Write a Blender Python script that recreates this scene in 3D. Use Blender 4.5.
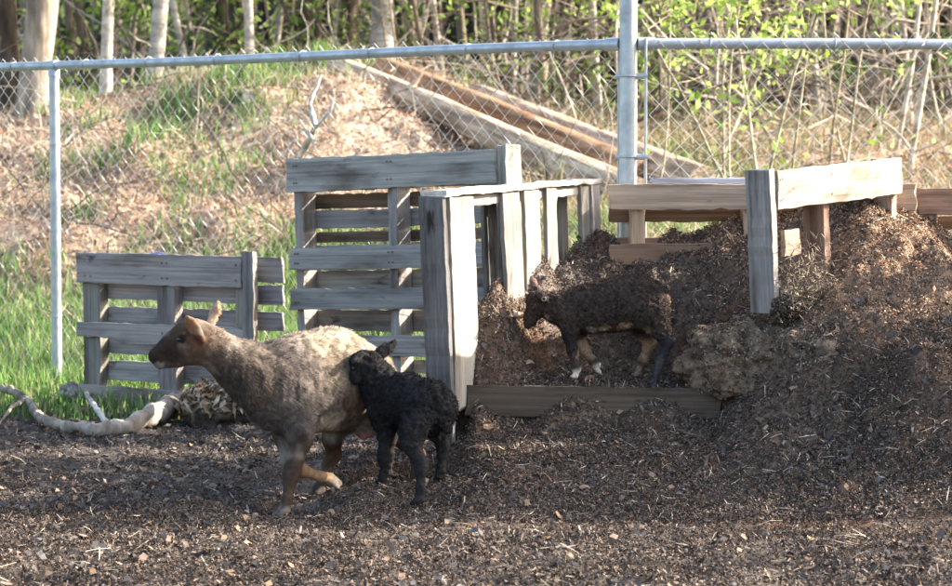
import bpy, math, random
import numpy as np
from mathutils import Vector, Matrix
random.seed(7)
rng = np.random.default_rng(7)
for o in list(bpy.data.objects): bpy.data.objects.remove(o)
S = bpy.context.scene
COL = S.collection
R = math.radians

# ------------------------------------------------------------------ camera, sky, sun, exposure
F = 2350.0; CH = 1.1; HV = 157.0            # focal length in photo pixels, eye height, horizon row
cd = bpy.data.cameras.new('camera'); cam = bpy.data.objects.new('camera', cd); COL.objects.link(cam)
cam.location = (0, 0, CH); cam.rotation_euler = (R(90) - math.atan((293 - HV) / F), 0, 0)
cd.sensor_width = 36; cd.lens = F / 952 * 36; cd.clip_end = 500; cd.clip_start = 0.1
cd.dof.use_dof = True; cd.dof.focus_distance = 7.6; cd.dof.aperture_fstop = 6.3
S.camera = cam
SUN_EL, SUN_AZ = 28.0, 11.0                  # azimuth counted from +X towards +Y
w = bpy.data.worlds.new("World"); S.world = w; w.use_nodes = True
nt = w.node_tree; bg = nt.nodes['Background']
sky = nt.nodes.new('ShaderNodeTexSky'); sky.sky_type = 'NISHITA'; sky.sun_disc = False
sky.sun_elevation = R(SUN_EL); sky.sun_rotation = R(90 - SUN_AZ); sky.air_density = 1.0; sky.dust_density = 3.5; sky.ozone_density = .6
nt.links.new(sky.outputs[0], bg.inputs[0]); bg.inputs[1].default_value = 0.148
sd = bpy.data.lights.new('sun', 'SUN'); sun = bpy.data.objects.new('sun', sd); COL.objects.link(sun)
sd.energy = 5.0; sd.angle = R(0.6); sd.color = (1.0, 0.93, 0.82)
_s = Vector((math.cos(R(SUN_EL)) * math.cos(R(SUN_AZ)), math.cos(R(SUN_EL)) * math.sin(R(SUN_AZ)), math.sin(R(SUN_EL))))
sun.rotation_euler = _s.to_track_quat('Z', 'Y').to_euler()
S.view_settings.view_transform = 'Standard'; S.view_settings.look = 'None'
S.view_settings.gamma = 1.0; S.view_settings.exposure = 2.1
try: S.view_settings.use_curve_mapping = False
except Exception: pass

# ------------------------------------------------------------------ helpers
def P(u, v, Y):
    """a point at distance Y whose place in the photo is (u, v)"""
    return np.array([(u - 476) * Y / F, Y, CH - (v - HV) * Y / F])

def hash3(i, j, k, seed):
    n = (i * 374761393 + j * 668265263 + k * 2147483647 + seed * 974711) & 0xffffffff
    n = (n ^ (n >> 13)) * 1274126177 & 0xffffffff
    n = (n ^ (n >> 16)) * 2246822519 & 0xffffffff
    return ((n ^ (n >> 15)) & 0xffffff) / float(0xffffff)

def vnoise(p, seed=0):
    p = np.asarray(p, float); f = np.floor(p); t = p - f; t = t * t * (3 - 2 * t); f = f.astype(np.int64)
    out = 0
    for a in (0, 1):
        wa = t[..., 0] if a else 1 - t[..., 0]
        for b in (0, 1):
            wb = t[..., 1] if b else 1 - t[..., 1]
            for c in (0, 1):
                wc = t[..., 2] if c else 1 - t[..., 2]
                out = out + wa * wb * wc * hash3(f[..., 0] + a, f[..., 1] + b, f[..., 2] + c, seed)
    return out * 2 - 1

def fbm(p, oct=4, seed=0, gain=.5):
    s = 0; a = 1; q = np.asarray(p, float)
    for i in range(oct):
        s = s + a * vnoise(q * 2 ** i, seed + i * 17); a *= gain
    return s

def n2(X, Y, sc, oct=4, seed=0, gain=.5):
    X = np.asarray(X, float); Y = np.asarray(Y, float)
    return fbm(np.stack([X * sc, Y * sc, np.full(np.broadcast(X, Y).shape, .37 + seed)], -1), oct, seed, gain)

def sstep(a, b, x):
    t = np.clip((x - a) / (b - a), 0, 1); return t * t * (3 - 2 * t)

def nrm(a):
    a = np.asarray(a, float); return a / (np.linalg.norm(a, axis=-1, keepdims=True) + 1e-12)

class MB:
    """collects triangles and quads with a colour per vertex; build() links them as one mesh object"""
    def __init__(s): s.v = []; s.f = []; s.c = []; s.n = 0
    def add(s, v, f, c=(1, 1, 1)):
        v = np.asarray(v, float).reshape(-1, 3); f = np.asarray(f, int)
        s.v.append(v); s.f.append(f + s.n)
        c = np.asarray(c, float)
        s.c.append(np.broadcast_to(c, (len(v), 3)) if c.ndim == 1 else c); s.n += len(v)
    def tube(s, pts, rad, sides=8, c=(1, 1, 1), cap=True, jit=0, seed=0):
        pts = np.asarray(pts, float); n = len(pts); rad = np.broadcast_to(np.asarray(rad, float), (n,))
        t = nrm(np.gradient(pts, axis=0)); ref = np.array([0, 0, 1.]) if abs(t[0][2]) < .8 else np.array([1., 0, 0])
        a = nrm(np.cross(t, ref)); b = np.cross(t, a)
        th = np.arange(sides) / sides * 2 * math.pi
        ring = a[:, None] * np.cos(th)[None, :, None] + b[:, None] * np.sin(th)[None, :, None]
        rr = rad[:, None] * np.ones(sides)
        V = pts[:, None] + ring * rr[..., None]
        if jit:
            V = V + ring * (fbm(V * (1.2 / max(rad.max(), .01)) + seed, 3, seed) * jit * rad.max())[..., None]
        V = V.reshape(-1, 3)
        i = np.arange(n - 1)[:, None] * sides; j = np.arange(sides)[None]; k = (j + 1) % sides
        Q = np.stack([i + j, i + k, i + sides + k, i + sides + j], -1).reshape(-1, 4)
        s.add(V, Q, c)
        if cap:
            base = s.n - len(V)
            for q, order in ((0, 1), (n - 1, -1)):
                cv = len(V); cen = pts[q]
                ids = np.arange(sides); nx = (ids + 1) % sides
                vv = np.vstack([V[q * sides:(q + 1) * sides], cen]); cc = c if np.asarray(c).ndim == 1 else c[:1].repeat(len(vv), 0)
                tri = np.stack([ids, nx, np.full(sides, sides)], -1)
                if order == 1: tri = tri[:, ::-1]
                s.add(vv, tri, cc)
    def box(s, lo, hi, c=(1, 1, 1), M=None):
        x0, y0, z0 = lo; x1, y1, z1 = hi
        v = np.array([[x0, y0, z0], [x1, y0, z0], [x1, y1, z0], [x0, y1, z0], [x0, y0, z1], [x1, y0, z1], [x1, y1, z1], [x0, y1, z1]], float)
        if M is not None: v = v @ M[:3, :3].T + M[:3, 3]
        s.add(v, [[0, 3, 2, 1], [4, 5, 6, 7], [0, 1, 5, 4], [1, 2, 6, 5], [2, 3, 7, 6], [3, 0, 4, 7]], c)
    def build(s, name, mat, parent=None, smooth=False, label=None, cat=None, group=None, kind=None, origin=None):
        V = np.vstack(s.v); C = np.vstack(s.c)
        if origin is not None: V = V - np.asarray(origin)
        loops = []; starts = []; tot = []; k = 0
        for f in s.f:
            if not len(f): continue
            m = f.shape[1]; loops.append(f.reshape(-1)); starts.append(k + np.arange(len(f)) * m); tot.append(np.full(len(f), m)); k += f.size
        loops = np.concatenate(loops); starts = np.concatenate(starts); tot = np.concatenate(tot)
        me = bpy.data.meshes.new(name)
        me.vertices.add(len(V)); me.vertices.foreach_set('co', V.astype(np.float32).ravel())
        me.loops.add(len(loops)); me.loops.foreach_set('vertex_index', loops.astype(np.int32))
        me.polygons.add(len(starts)); me.polygons.foreach_set('loop_start', starts.astype(np.int32))
        try: me.polygons.foreach_set('loop_total', tot.astype(np.int32))
        except Exception: pass
        me.polygons.foreach_set('use_smooth', np.full(len(starts), smooth))
        me.update(calc_edges=True)
        at = me.color_attributes.new('Col', 'FLOAT_COLOR', 'POINT')
        at.data.foreach_set('color', np.hstack([C, np.ones((len(C), 1))]).astype(np.float32).ravel())
        me.materials.append(mat)
        o = bpy.data.objects.new(name, me); COL.objects.link(o)
        if origin is not None: o.location = origin
        if parent is not None: o.parent = parent
        tag(o, label, cat, group, kind)
        return o

def tag(o, label=None, cat=None, group=None, kind=None):
    if label: o['label'] = label
    if cat: o['category'] = cat
    if group: o['group'] = group
    if kind: o['kind'] = kind
    return o

def empty(name, loc, label, cat, group=None, rot=(0, 0, 0)):
    o = bpy.data.objects.new(name, None); COL.objects.link(o); o.location = loc; o.rotation_euler = rot
    o.empty_display_size = .1
    return tag(o, label, cat, group)

# ------------------------------------------------------------------ materials
class NT:
    def __init__(s, name, rough=.9, spec=.2, metallic=0):
        s.m = bpy.data.materials.new(name); s.m.use_nodes = True; s.t = s.m.node_tree
        s.b = s.t.nodes['Principled BSDF']; s.b.inputs['Roughness'].default_value = rough
        s.b.inputs['Specular IOR Level'].default_value = spec; s.b.inputs['Metallic'].default_value = metallic
    def n(s, typ, **kw):
        x = s.t.nodes.new(typ)
        for k, v in kw.items(): setattr(x, k, v)
        return x
    def l(s, a, b): s.t.links.new(a, b)
    def coord(s, scale=(1, 1, 1), rnd=False):
        tc = s.n('ShaderNodeTexCoord'); mp = s.n('ShaderNodeMapping'); mp.inputs['Scale'].default_value = scale
        src = tc.outputs['Object']
        if rnd:
            oi = s.n('ShaderNodeObjectInfo'); mu = s.n('ShaderNodeVectorMath', operation='MULTIPLY_ADD')
            mu.inputs[0].default_value = (1, 1, 1)
            cb = s.n('ShaderNodeCombineXYZ'); m2 = s.n('ShaderNodeMath', operation='MULTIPLY'); m2.inputs[1].default_value = 37
            s.l(oi.outputs['Random'], m2.inputs[0])
            for i in range(3): s.l(m2.outputs[0], cb.inputs[i])
            ad = s.n('ShaderNodeVectorMath', operation='ADD'); s.l(src, ad.inputs[0]); s.l(cb.outputs[0], ad.inputs[1]); src = ad.outputs[0]
        s.l(src, mp.inputs['Vector']); return mp.outputs[0]
    def noise(s, vec, scale, detail=4, rough=.55):
        x = s.n('ShaderNodeTexNoise'); x.inputs['Scale'].default_value = scale; x.inputs['Detail'].default_value = detail
        x.inputs['Roughness'].default_value = rough; s.l(vec, x.inputs['Vector']); return x.outputs['Fac']
    def ramp(s, fac, stops):
        r = s.n('ShaderNodeValToRGB'); e = r.color_ramp.elements
        while len(e) < len(stops): e.new(.5)
        for i, (p, c) in enumerate(stops):
            e[i].position = p; e[i].color = (*(c if hasattr(c, '__len__') else (c, c, c)), 1)
        s.l(fac, r.inputs[0]); return r.outputs[0]
    def mul(s, a, b, typ='MULTIPLY', fac=1):
        x = s.n('ShaderNodeMix', data_type='RGBA', blend_type=typ)
        if hasattr(fac, 'is_output'): s.l(fac, x.inputs[0])
        else: x.inputs[0].default_value = fac
        for sk, v in ((x.inputs[6], a), (x.inputs[7], b)):
            if hasattr(v, 'is_output'): s.l(v, sk)
            else: sk.default_value = (*v, 1)
        return x.outputs[2]
    def bump(s, h, dist, strength=1):
        x = s.n('ShaderNodeBump'); x.inputs['Distance'].default_value = dist; x.inputs['Strength'].default_value = strength
        s.l(h, x.inputs['Height']); s.l(x.outputs[0], s.b.inputs['Normal'])
    def attr(s):
        x = s.n('ShaderNodeAttribute'); x.attribute_name = 'Col'; return x.outputs['Color']

def mat_attr(name, nscale=30, amt=.45, rough=.9, bump=None, transl=0, spec=.15):
    k = NT(name, rough, spec); v = k.coord(); c = k.attr()
    no = k.noise(v, nscale, 5)
    col = k.mul(c, k.ramp(no, [(.3, 1 - amt), (.7, 1 + amt)]))
    k.l(col, k.b.inputs['Base Color'])
    if bump: k.bump(k.noise(v, bump[0], 6, .65), bump[1])
    if transl:
        tr = k.n('ShaderNodeBsdfTranslucent'); k.l(col, tr.inputs[0]); mx = k.n('ShaderNodeMixShader'); mx.inputs[0].default_value = transl
        k.l(k.b.outputs[0], mx.inputs[1]); k.l(tr.outputs[0], mx.inputs[2]); k.l(mx.outputs[0], k.t.nodes['Material Output'].inputs[0])
    return k.m

def mat_wood():
    k = NT('weathered_wood', .85, .2)
    v = k.coord((1.6, 85, 85), True); v1 = k.coord((2.2, 9, 9), True); v2 = k.coord((6, 16, 16), True)
    oi = k.n('ShaderNodeObjectInfo')
    g = k.noise(v, 1.0, 7, .68)
    c = k.ramp(g, [(.25, .35), (.42, .78), (.6, 1.1), (.8, 1.45)])
    st = k.ramp(k.noise(v1, 1.3, 4), [(.28, (.42, .37, .33)), (.5, (1, 1, 1)), (.75, (1.25, 1.2, 1.12))])
    kn = k.ramp(k.noise(v2, 1.1, 3), [(.24, (.22, .17, .14)), (.36, (1, 1, 1))])
    col = k.mul(k.mul(k.mul(oi.outputs['Color'], c), st), kn)
    k.l(col, k.b.inputs['Base Color'])
    k.bump(g, .003, .9); return k.m

def mat_bark(name, a, b, sc=(14, 14, 3), amt=.012):
    k = NT(name, .95, .1); v = k.coord(sc, False); g = k.noise(v, 1, 7, .65)
    v2 = k.coord((3, 3, 1.3)); g2 = k.noise(v2, 1, 4)
    col = k.mul(k.ramp(g, [(.35, a), (.62, b)]), k.ramp(g2, [(.35, .65), (.65, 1.15)]))
    col = k.mul(col, k.attr())
    k.l(col, k.b.inputs['Base Color']); k.bump(g, amt); return k.m

def mat_metal(name, c, metallic=.5, rough=.4):
    k = NT(name, rough, .5, metallic); v = k.coord((1, 1, 1)); g = k.noise(v, 18, 5)
    k.l(k.mul(c, k.ramp(g, [(.3, .75), (.7, 1.12)])), k.b.inputs['Base Color'])
    k.l(k.ramp(g, [(.3, rough + .15), (.7, rough - .1)]), k.b.inputs['Roughness']); return k.m

M_WOOD = mat_wood()
M_METAL = mat_metal('galvanised_steel', (.40, .435, .45), .4, .42)
M_WIRE = mat_metal('galvanised_wire', (.33, .35, .36), .4, .45)
M_GROUND = mat_attr('soil', 22, .5, bump=(90, .012))
M_HEAP = mat_attr('compost', 26, .55, bump=(110, .012))
M_CHIP = mat_attr('chips', 60, .35)
M_LITTER = mat_attr('litter', 40, .3, transl=.15)
M_LEAF = mat_attr('leaf', 20, .25, rough=.6, transl=.36)
M_GRASS = mat_attr('grass_blade', 20, .25, rough=.7, transl=.4)
M_TWIG = mat_attr('twig', 30, .4)
M_FUR = mat_attr('fur', 70, .28, rough=.95, spec=.08)
M_WOOL = mat_attr('wool', 120, .45, rough=.95, spec=.05)
M_BARK = mat_bark('grey_bark', (.10, .085, .07), (.30, .27, .23))
M_PALE = mat_bark('pale_bark', (.22, .20, .175), (.60, .57, .52), (6, 6, 16), .006)
M_LOG = mat_bark('log_wood', (.16, .115, .08), (.42, .34, .26), (3, 30, 30), .02)
_k = NT('eye', .12, .5); _k.b.inputs['Base Color'].default_value = (.006, .005, .004, 1); M_EYE = _k.m
_k = NT('blue_plastic', .4, .4); _k.l(_k.mul((.08, .22, .6), _k.ramp(_k.noise(_k.coord(), 40, 3), [(.3, .7), (.7, 1.2)])), _k.b.inputs['Base Color']); M_BLUE = _k.m
_k = NT('yellow_tag', .5, .3); _k.l(_k.mul((.30, .26, .19), _k.ramp(_k.noise(_k.coord(), 40, 3), [(.3, .7), (.7, 1.2)])), _k.b.inputs['Base Color']); M_TAG = _k.m

# ------------------------------------------------------------------ terrain
FA = np.array([.567, 8.78]); FL = np.array([-1.95, 10.9]); FR = np.array([3.4, 9.0])   # fence corner, left post, right end

FEET = [P(284, 520, 7.255), P(318, 498, 7.60), P(413, 495, 7.68), P(382, 487, 7.45), P(388, 480, 7.58), P(418, 509, 7.24), P(440, 484, 7.46),
        P(576, 381, 8.10), P(655, 386, 8.10), P(638, 379, 8.20), P(600, 378, 8.20)]
def fit(X, Y, z):
    """the land is level with the sole under every foot"""
    num = 0; den = .06
    for i, f in enumerate(FEET):
        w_ = np.exp(-((X - f[0]) ** 2 + (Y - f[1]) ** 2) / (2 * .06 ** 2)); num = num + w_ * (f[2] - .012 - z); den = den + w_
    return z + num / den
def ground_z(X, Y, detail=True):
    X = np.asarray(X, float); Y = np.asarray(Y, float)
    zf = np.interp(X, [-6, -2, -.8, .6, 1.6, 6], [.10, .12, .18, .50, .66, .72])
    y1 = np.interp(X, [-2, 1.5], [13.6, 11.6])
    z = zf * sstep(9.3, y1, Y)
    zc = np.interp(X, [-9, -3.65, -2.9, -2.1, -1.12, -.6, .2, 1.1, 3.65, 9], [1.25, 1.34, 1.46, 1.68, 1.84, 1.72, 1.38, 1.16, 1.12, 1.3])
    zc = zc + .0 * X
    z = z + (zc - zf) * sstep(12.9, 18.3, Y)
    z = z + .035 * np.clip(Y - 18, 0, 8) + .125 * np.clip(Y - 27, 0, 40) + .02 * np.clip(Y - 67, 0, 200)
    if detail:
        b = sstep(10.5, 14.5, Y)
        z = z + b * (.13 * n2(X, Y, .8, 4, 3) + .085 * n2(X, Y, 2.6, 4, 5))
        z = z + (1 - b) * (1 - .75 * np.exp(-((X + .5) ** 2 + (Y - 7.45) ** 2) / .25)) * (.016 * n2(X, Y, 2.2, 3, 8) + .013 * n2(X, Y, 9, 4, 11) + .007 * np.abs(n2(X, Y, 30, 2, 12)) + .012 * np.abs(n2(X, Y, 13, 3, 14)))
    z = z - .06 * sstep(-.35, -.2, X) * (1 - sstep(3.0, 3.5, X)) * sstep(7.0, 7.3, Y) * (1 - sstep(8.6, 8.8, Y))
    if detail: z = fit(X, Y, z)
    return z

YK = [6.3, 6.8, 7.1, 7.4, 7.7, 7.9, 8.0, 8.06, 8.2, 8.35, 8.5, 8.7, 8.95]
HIN = {  # height of the heap between the pallet walls and in front of them
    -.9: [0, 0, 0, 0, 0, 0, 0, 0, 0, 0, 0, 0, 0],
    -.55: [0, 0, 0, .01, .02, .02, .02, .02, .02, .02, .01, 0, 0],
    -.3: [0, 0, .012, .04, .06, .07, .07, .07, .06, .05, .04, 0, 0],
    -.1: [0, .01, .03, .065, .09, .11, .14, .28, .45, .6, .6, .5, .4],
    -.04: [0, .01, .03, .07, .10, .13, .17, .40, .6, .68, .7, .7, .7],
    .0: [0, .01, .035, .075, .115, .155, .30, .55, .70, .72, .77, .8, .8],
    .07: [0, .01, .035, .075, .12, .15, .25, .54, .70, .75, .79, .8, .8],
    .16: [0, .01, .035, .075, .12, .15, .19, .34, .52, .74, .79, .8, .8],
    .24: [0, .01, .035, .075, .12, .15, .19, .31, .38, .66, .79, .8, .8],
    .3: [0, .01, .035, .075, .12, .155, .19, .31, .345, .53, .69, .79, .8],
    .6: [0, .01, .035, .075, .12, .155, .19, .31, .335, .47, .65, .77, .78],
    .8: [0, .01, .035, .075, .12, .155, .19, .31, .36, .50, .68, .77, .78],
    .95: [0, .01, .04, .11, .20, .29, .35, .39, .52, .64, .73, .78, .8],
    1.12: [0, .01, .06, .16, .30, .44, .52, .56, .66, .74, .81, .85, .86],
    1.4: [0, .02, .09, .21, .39, .53, .60, .65, .73, .81, .885, .93, .93],
    1.62: [.01, .05, .12, .23, .38, .49, .56, .60, .67, .74, .79, .82, .82], 1.8: [.01, .05, .11, .20, .32, .42, .48, .52, .58, .64, .68, .71, .71],
    2.3: [.01, .03, .07, .13, .20, .26, .30, .33, .37, .42, .45, .47, .47],
    3.2: [0, .01, .03, .05, .08, .1, .12, .13, .15, .17, .18, .2, .2],
    3.9: [-.03] * 13}
HX = np.array(sorted(HIN)); HT = np.array([HIN[x] for x in HX])
WA0 = np.array([-.0675, 7.93]); WA1 = np.array([.478, 8.77])

def heap_z(X, Y, detail=True):
    X = np.asarray(X, float); Y = np.asarray(Y, float)
    xi = np.clip(np.interp(X, HX, np.arange(len(HX))), 0, len(HX) - 1.001); yi = np.clip(np.interp(Y, YK, np.arange(len(YK))), 0, len(YK) - 1.001)
    i = xi.astype(int); j = yi.astype(int); a = xi - i; b = yi - j
    h = HT[i, j] * (1 - a) * (1 - b) + HT[i + 1, j] * a * (1 - b) + HT[i, j + 1] * (1 - a) * b + HT[i + 1, j + 1] * a * b
    d = (WA1 - WA0) / np.linalg.norm(WA1 - WA0)
    side = (X - WA0[0]) * d[1] - (Y - WA0[1]) * d[0]           # positive inside the bin
    out = .07 * sstep(-1.1, -.3, X) * sstep(7.0, 7.6, Y) * (1 - sstep(8.0, 8.6, Y))
    m = sstep(-.10, -.02, side)
    m = np.where(Y < 7.86, 1, m * sstep(7.86, 8.0, Y) + (1 - sstep(7.86, 8.0, Y)))
    h = out * (1 - m) + h * m
    h = h * (1 - sstep(8.72, 8.9, Y) * .25)
    if detail:
        amp = sstep(0, .3, h) * (1 - .75 * sstep(-.1, .05, X) * (1 - sstep(.75, .95, X)) * sstep(7.6, 7.85, Y) * (1 - sstep(8.2, 8.35, Y)))
        h = h + amp * (.055 * n2(X, Y, 3.4, 4, 31, .55) + .032 * n2(X, Y, 11, 4, 37, .6) + .012 * np.abs(n2(X, Y, 34, 2, 39))) + sstep(0.0, .1, h) * (.012 * n2(X, Y, 16, 3, 33))
        h = h + .03 * amp * np.abs(n2(X, Y, 6, 3, 41)) * sstep(.8, 1.2, X) * (1 - sstep(1.5, 2, X))
        # keep the shelf where the lamb stands even
    if detail: h = fit(X, Y, h)
    edge = sstep(-.95, -.7, X) * (1 - sstep(3.5, 3.9, X)) * sstep(6.3, 6.75, Y)
    return h * edge - .03 * (1 - edge)

def top_z(X, Y):
    X = np.asarray(X, float); Y = np.asarray(Y, float)
    g = ground_z(X, Y); h = heap_z(X, Y)
    inside = (np.asarray(Y) < 8.93) & (np.asarray(Y) > 6.3) & (np.asarray(X) > -.95) & (np.asarray(X) < 3.85)
    return np.where(inside, np.maximum(g, h), g)

def G(u, v, lift=0, y0=6.0, y1=60):
    """where the pixel ray meets the land"""
    Y = np.geomspace(y0, y1, 4000); X = (u - 476) * Y / F; Z = CH - (v - HV) * Y / F
    hit = np.nonzero(Z <= top_z(X, Y))[0]; k = hit[0] if len(hit) else len(Y) - 1
    return np.array([X[k], Y[k], top_z(X[k], Y[k]) + lift])

def grid_mesh(xs, ys, zf, colf, name, mat, **kw):
    X, Y = np.meshgrid(xs, ys, indexing='ij'); Z = zf(X, Y)
    V = np.stack([X, Y, Z], -1).reshape(-1, 3); nx, ny = len(xs), len(ys)
    i = np.arange(nx - 1)[:, None] * ny; j = np.arange(ny - 1)[None]
    Q = np.stack([i + j, i + ny + j, i + ny + j + 1, i + j + 1], -1).reshape(-1, 4)
    m = MB(); m.add(V, Q, colf(X, Y, Z).reshape(-1, 3)); return m.build(name, mat, smooth=True, **kw)

def mixc(a, b, t): return np.asarray(a) * (1 - t[..., None]) + np.asarray(b) * t[..., None]

def grass_mask(X, Y):
    """1 where green grass grows"""
    line = np.interp(X, [-4, -1.9, -.9, 0, .6], [9.45, 9.75, 9.75, 9.6, 9.3])
    a = sstep(line - .15, line + .35, Y) * (1 - sstep(13.7, 14.6, Y + .6 * n2(X, Y, 1, 3, 77)))
    a = a * (1 - .7 * sstep(.8, 2.0, X))
    b = np.maximum(sstep(.0, .4, n2(X, Y, .9, 3, 78)), .5 * sstep(.05, .3, n2(X, Y, 1.6, 3, 82)) * (1 - sstep(-1.6, -1.0, X))) * sstep(13.6, 14.6, Y) * (.55 + .5 * sstep(16, 18.5, Y))
    return np.clip(a + b, 0, 1)

def ground_col(X, Y, Z):
    t = np.clip(.5 + .6 * n2(X, Y, 2.5, 4, 21), 0, 1)
    c = mixc((.06, .048, .04), (.105, .085, .07), t)
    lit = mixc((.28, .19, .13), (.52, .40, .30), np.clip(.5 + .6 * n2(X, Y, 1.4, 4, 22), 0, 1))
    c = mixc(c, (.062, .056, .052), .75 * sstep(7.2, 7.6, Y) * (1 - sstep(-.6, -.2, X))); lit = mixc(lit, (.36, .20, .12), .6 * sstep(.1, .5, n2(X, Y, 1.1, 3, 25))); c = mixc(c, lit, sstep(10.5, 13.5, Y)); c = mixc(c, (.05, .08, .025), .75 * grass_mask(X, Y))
    return mixc(c, (.022, .020, .013), sstep(19.5, 22, Y))  # wood floor darkened in colour to stand in for shade under the trees

def heap_col(X, Y, Z):
    t = np.clip(.5 + .7 * n2(X, Y, 3, 4, 51), 0, 1); c = mixc((.085, .057, .04), (.185, .125, .088), t)
    c = mixc(c, (.15, .13, .12), .7 * sstep(.0, .5, n2(X, Y, 2.7, 3, 58)) * (1 - sstep(.7, 1.1, X)))
    c = mixc(c, (.20, .085, .04), .6 * sstep(.25, .7, n2(X, Y, 4.5, 3, 52)))
    c = mixc(c, (.035, .03, .027), .6 * sstep(.2, .6, n2(X * .8, Y * 1.5, 4, 3, 53)))
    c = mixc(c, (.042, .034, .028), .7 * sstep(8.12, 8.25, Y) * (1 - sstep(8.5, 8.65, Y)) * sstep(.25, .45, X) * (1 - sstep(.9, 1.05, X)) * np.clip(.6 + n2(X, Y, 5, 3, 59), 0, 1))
    return mixc(c, (.34, .225, .15), .8 * sstep(.42, .66, Z) * sstep(.9, 1.15, X))  # upper right of the heap coloured paler, sunlight put into the colour

xs = np.concatenate([-6 - np.geomspace(.3, 110, 22)[::-1], np.arange(-6, -2.3, .07), np.arange(-2.3, 2.6, .018), np.arange(2.6, 6, .07), 6 + np.geomspace(.3, 110, 22)])
ys = np.concatenate([-np.geomspace(.5, 80, 14)[::-1], np.arange(0, 5.8, .3), np.arange(5.8, 10.6, .018), np.arange(10.6, 19, .05), 19 + np.geomspace(.1, 150, 70)])
grid_mesh(xs, ys, ground_z, ground_col, 'ground', M_GROUND, kind='structure')
hxs = np.arange(-.95, 3.9, .009); hys = np.arange(6.3, 8.93, .009)
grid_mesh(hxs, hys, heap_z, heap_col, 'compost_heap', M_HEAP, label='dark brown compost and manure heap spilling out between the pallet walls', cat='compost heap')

# ------------------------------------------------------------------ scattered stuff
def surf_normal(X, Y, e=.02):
    a = (top_z(X + e, Y) - top_z(X - e, Y)) / (2 * e); b = (top_z(X, Y + e) - top_z(X, Y - e)) / (2 * e)
    return nrm(np.stack([-a, -b, np.ones_like(a)], -1))

def flakes(n, X, Y, L, W, cols, probs, tilt=.5, lift=.004, bend=.25, T=0):
    """small flat chips, bent along their length, lying on the land"""
    Z = top_z(X, Y); N = surf_normal(X, Y)
    N = nrm(N + rng.normal(0, tilt, (n, 3))); t = nrm(np.cross(N, rng.normal(0, 1, (n, 3)))); b = np.cross(N, t)
    L = L(n) if callable(L) else L; W = W(n) if callable(W) else W
    c = np.stack([X, Y, Z + lift + np.abs(rng.normal(0, lift, n))], -1)
    hl = (L / 2)[:, None] * t; hw = (W / 2)[:, None] * b; up = N * (L * rng.uniform(-bend, bend, n))[:, None]
    k1 = rng.uniform(.4, 1, n)[:, None]; k2 = rng.uniform(.3, 1, n)[:, None]
    V = np.stack([c - hl - hw * k1, c - hl + hw * k2, c + up + hw, c + up - hw, c + hl + hw * k1, c + hl - hw * k2], 1).reshape(-1, 3)
    i = np.arange(n)[:, None] * 6
    Q = np.vstack([i + np.array([0, 3, 2, 1]), i + np.array([3, 5, 4, 2])])
    cc = np.asarray(cols)[rng.choice(len(cols), n, p=np.array(probs) / sum(probs))] * rng.uniform(.7, 1.3, (n, 1))
    return V, Q, np.repeat(cc, 6, 0)

def wedge(n, y0, y1, pad=.25, power=1.0):
    """random places in the part of the land the camera can plausibly see"""
    Y = y0 + (y1 - y0) * rng.uniform(0, 1, n) ** power; h = (476 / F) * Y + pad
    return rng.uniform(-1, 1, n) * h, Y

DARK = [(.047, .034, .026), (.088, .064, .049), (.132, .098, .075), (.195, .148, .112), (.31, .255, .195), (.13, .115, .105)]
m = MB()
def patchy(X, Y, sc, seed, lo=.25):
    return rng.uniform(0, 1, len(X)) < lo + (1 - lo) * sstep(-.35, .35, n2(X, Y, sc, 3, seed))
X, Y = wedge(420000, 5.6, 9.6, .5, .9); k = patchy(X, Y, 5, 301, .45) & (rng.uniform(0, 1, len(X)) > .6 * sstep(7.2, 7.6, Y) * (1 - sstep(-.5, -.1, X))); X = X[k]; Y = Y[k]
m.add(*flakes(len(X), X, Y, lambda n: rng.uniform(.004, .013, n), lambda n: rng.uniform(.002, .006, n), DARK, [4, 6, 4, 1.5, .2, 1], .8))
X, Y = wedge(26000, 5.6, 9.0, .4); k = patchy(X, Y, 2, 302, .1); X = X[k]; Y = Y[k]
m.add(*flakes(len(X), X, Y, lambda n: rng.uniform(.015, .05, n) * rng.uniform(.4, 1, n), lambda n: rng.uniform(.0015, .008, n), DARK, [3, 5, 4, 1.6, .5, .8], .5, .005, .35))
X, Y = wedge(1500, 5.7, 9.2, .4)
m.add(*flakes(len(X), X, Y, lambda n: rng.uniform(.015, .04, n), lambda n: rng.uniform(.01, .022, n), [(.22, .15, .10), (.10, .09, .088), (.15, .11, .085), (.05, .045, .043)], [1, 1.5, 1, 1], .5, .008, .4))
X, Y = wedge(900, 5.6, 9.4, .4)
m.add(*flakes(len(X), X, Y, lambda n: rng.uniform(.03, .08, n), lambda n: rng.uniform(.0015, .003, n), [(.5, .43, .32), (.33, .27, .2)], [1, 1.4], .25, .008, .1))
m.build('wood_chips', M_CHIP, kind='stuff', label='trampled wood chips, straw bits and bark over the pen ground')
m = MB()
n = 300000; X = rng.uniform(-.5, 2.6, n); Y = rng.uniform(6.9, 8.85, n); k = patchy(X, Y, 6, 303, .3) & (rng.uniform(0, 1, n) > .6 * sstep(8.1, 8.2, Y) * (1 - sstep(8.5, 8.6, Y)) * sstep(.3, .4, X) * (1 - sstep(.95, 1.05, X))); X = X[k]; Y = Y[k]; n = len(X); _up = (top_z(X, Y) > rng.uniform(.38, .62, n)) & (X > .85)
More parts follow.
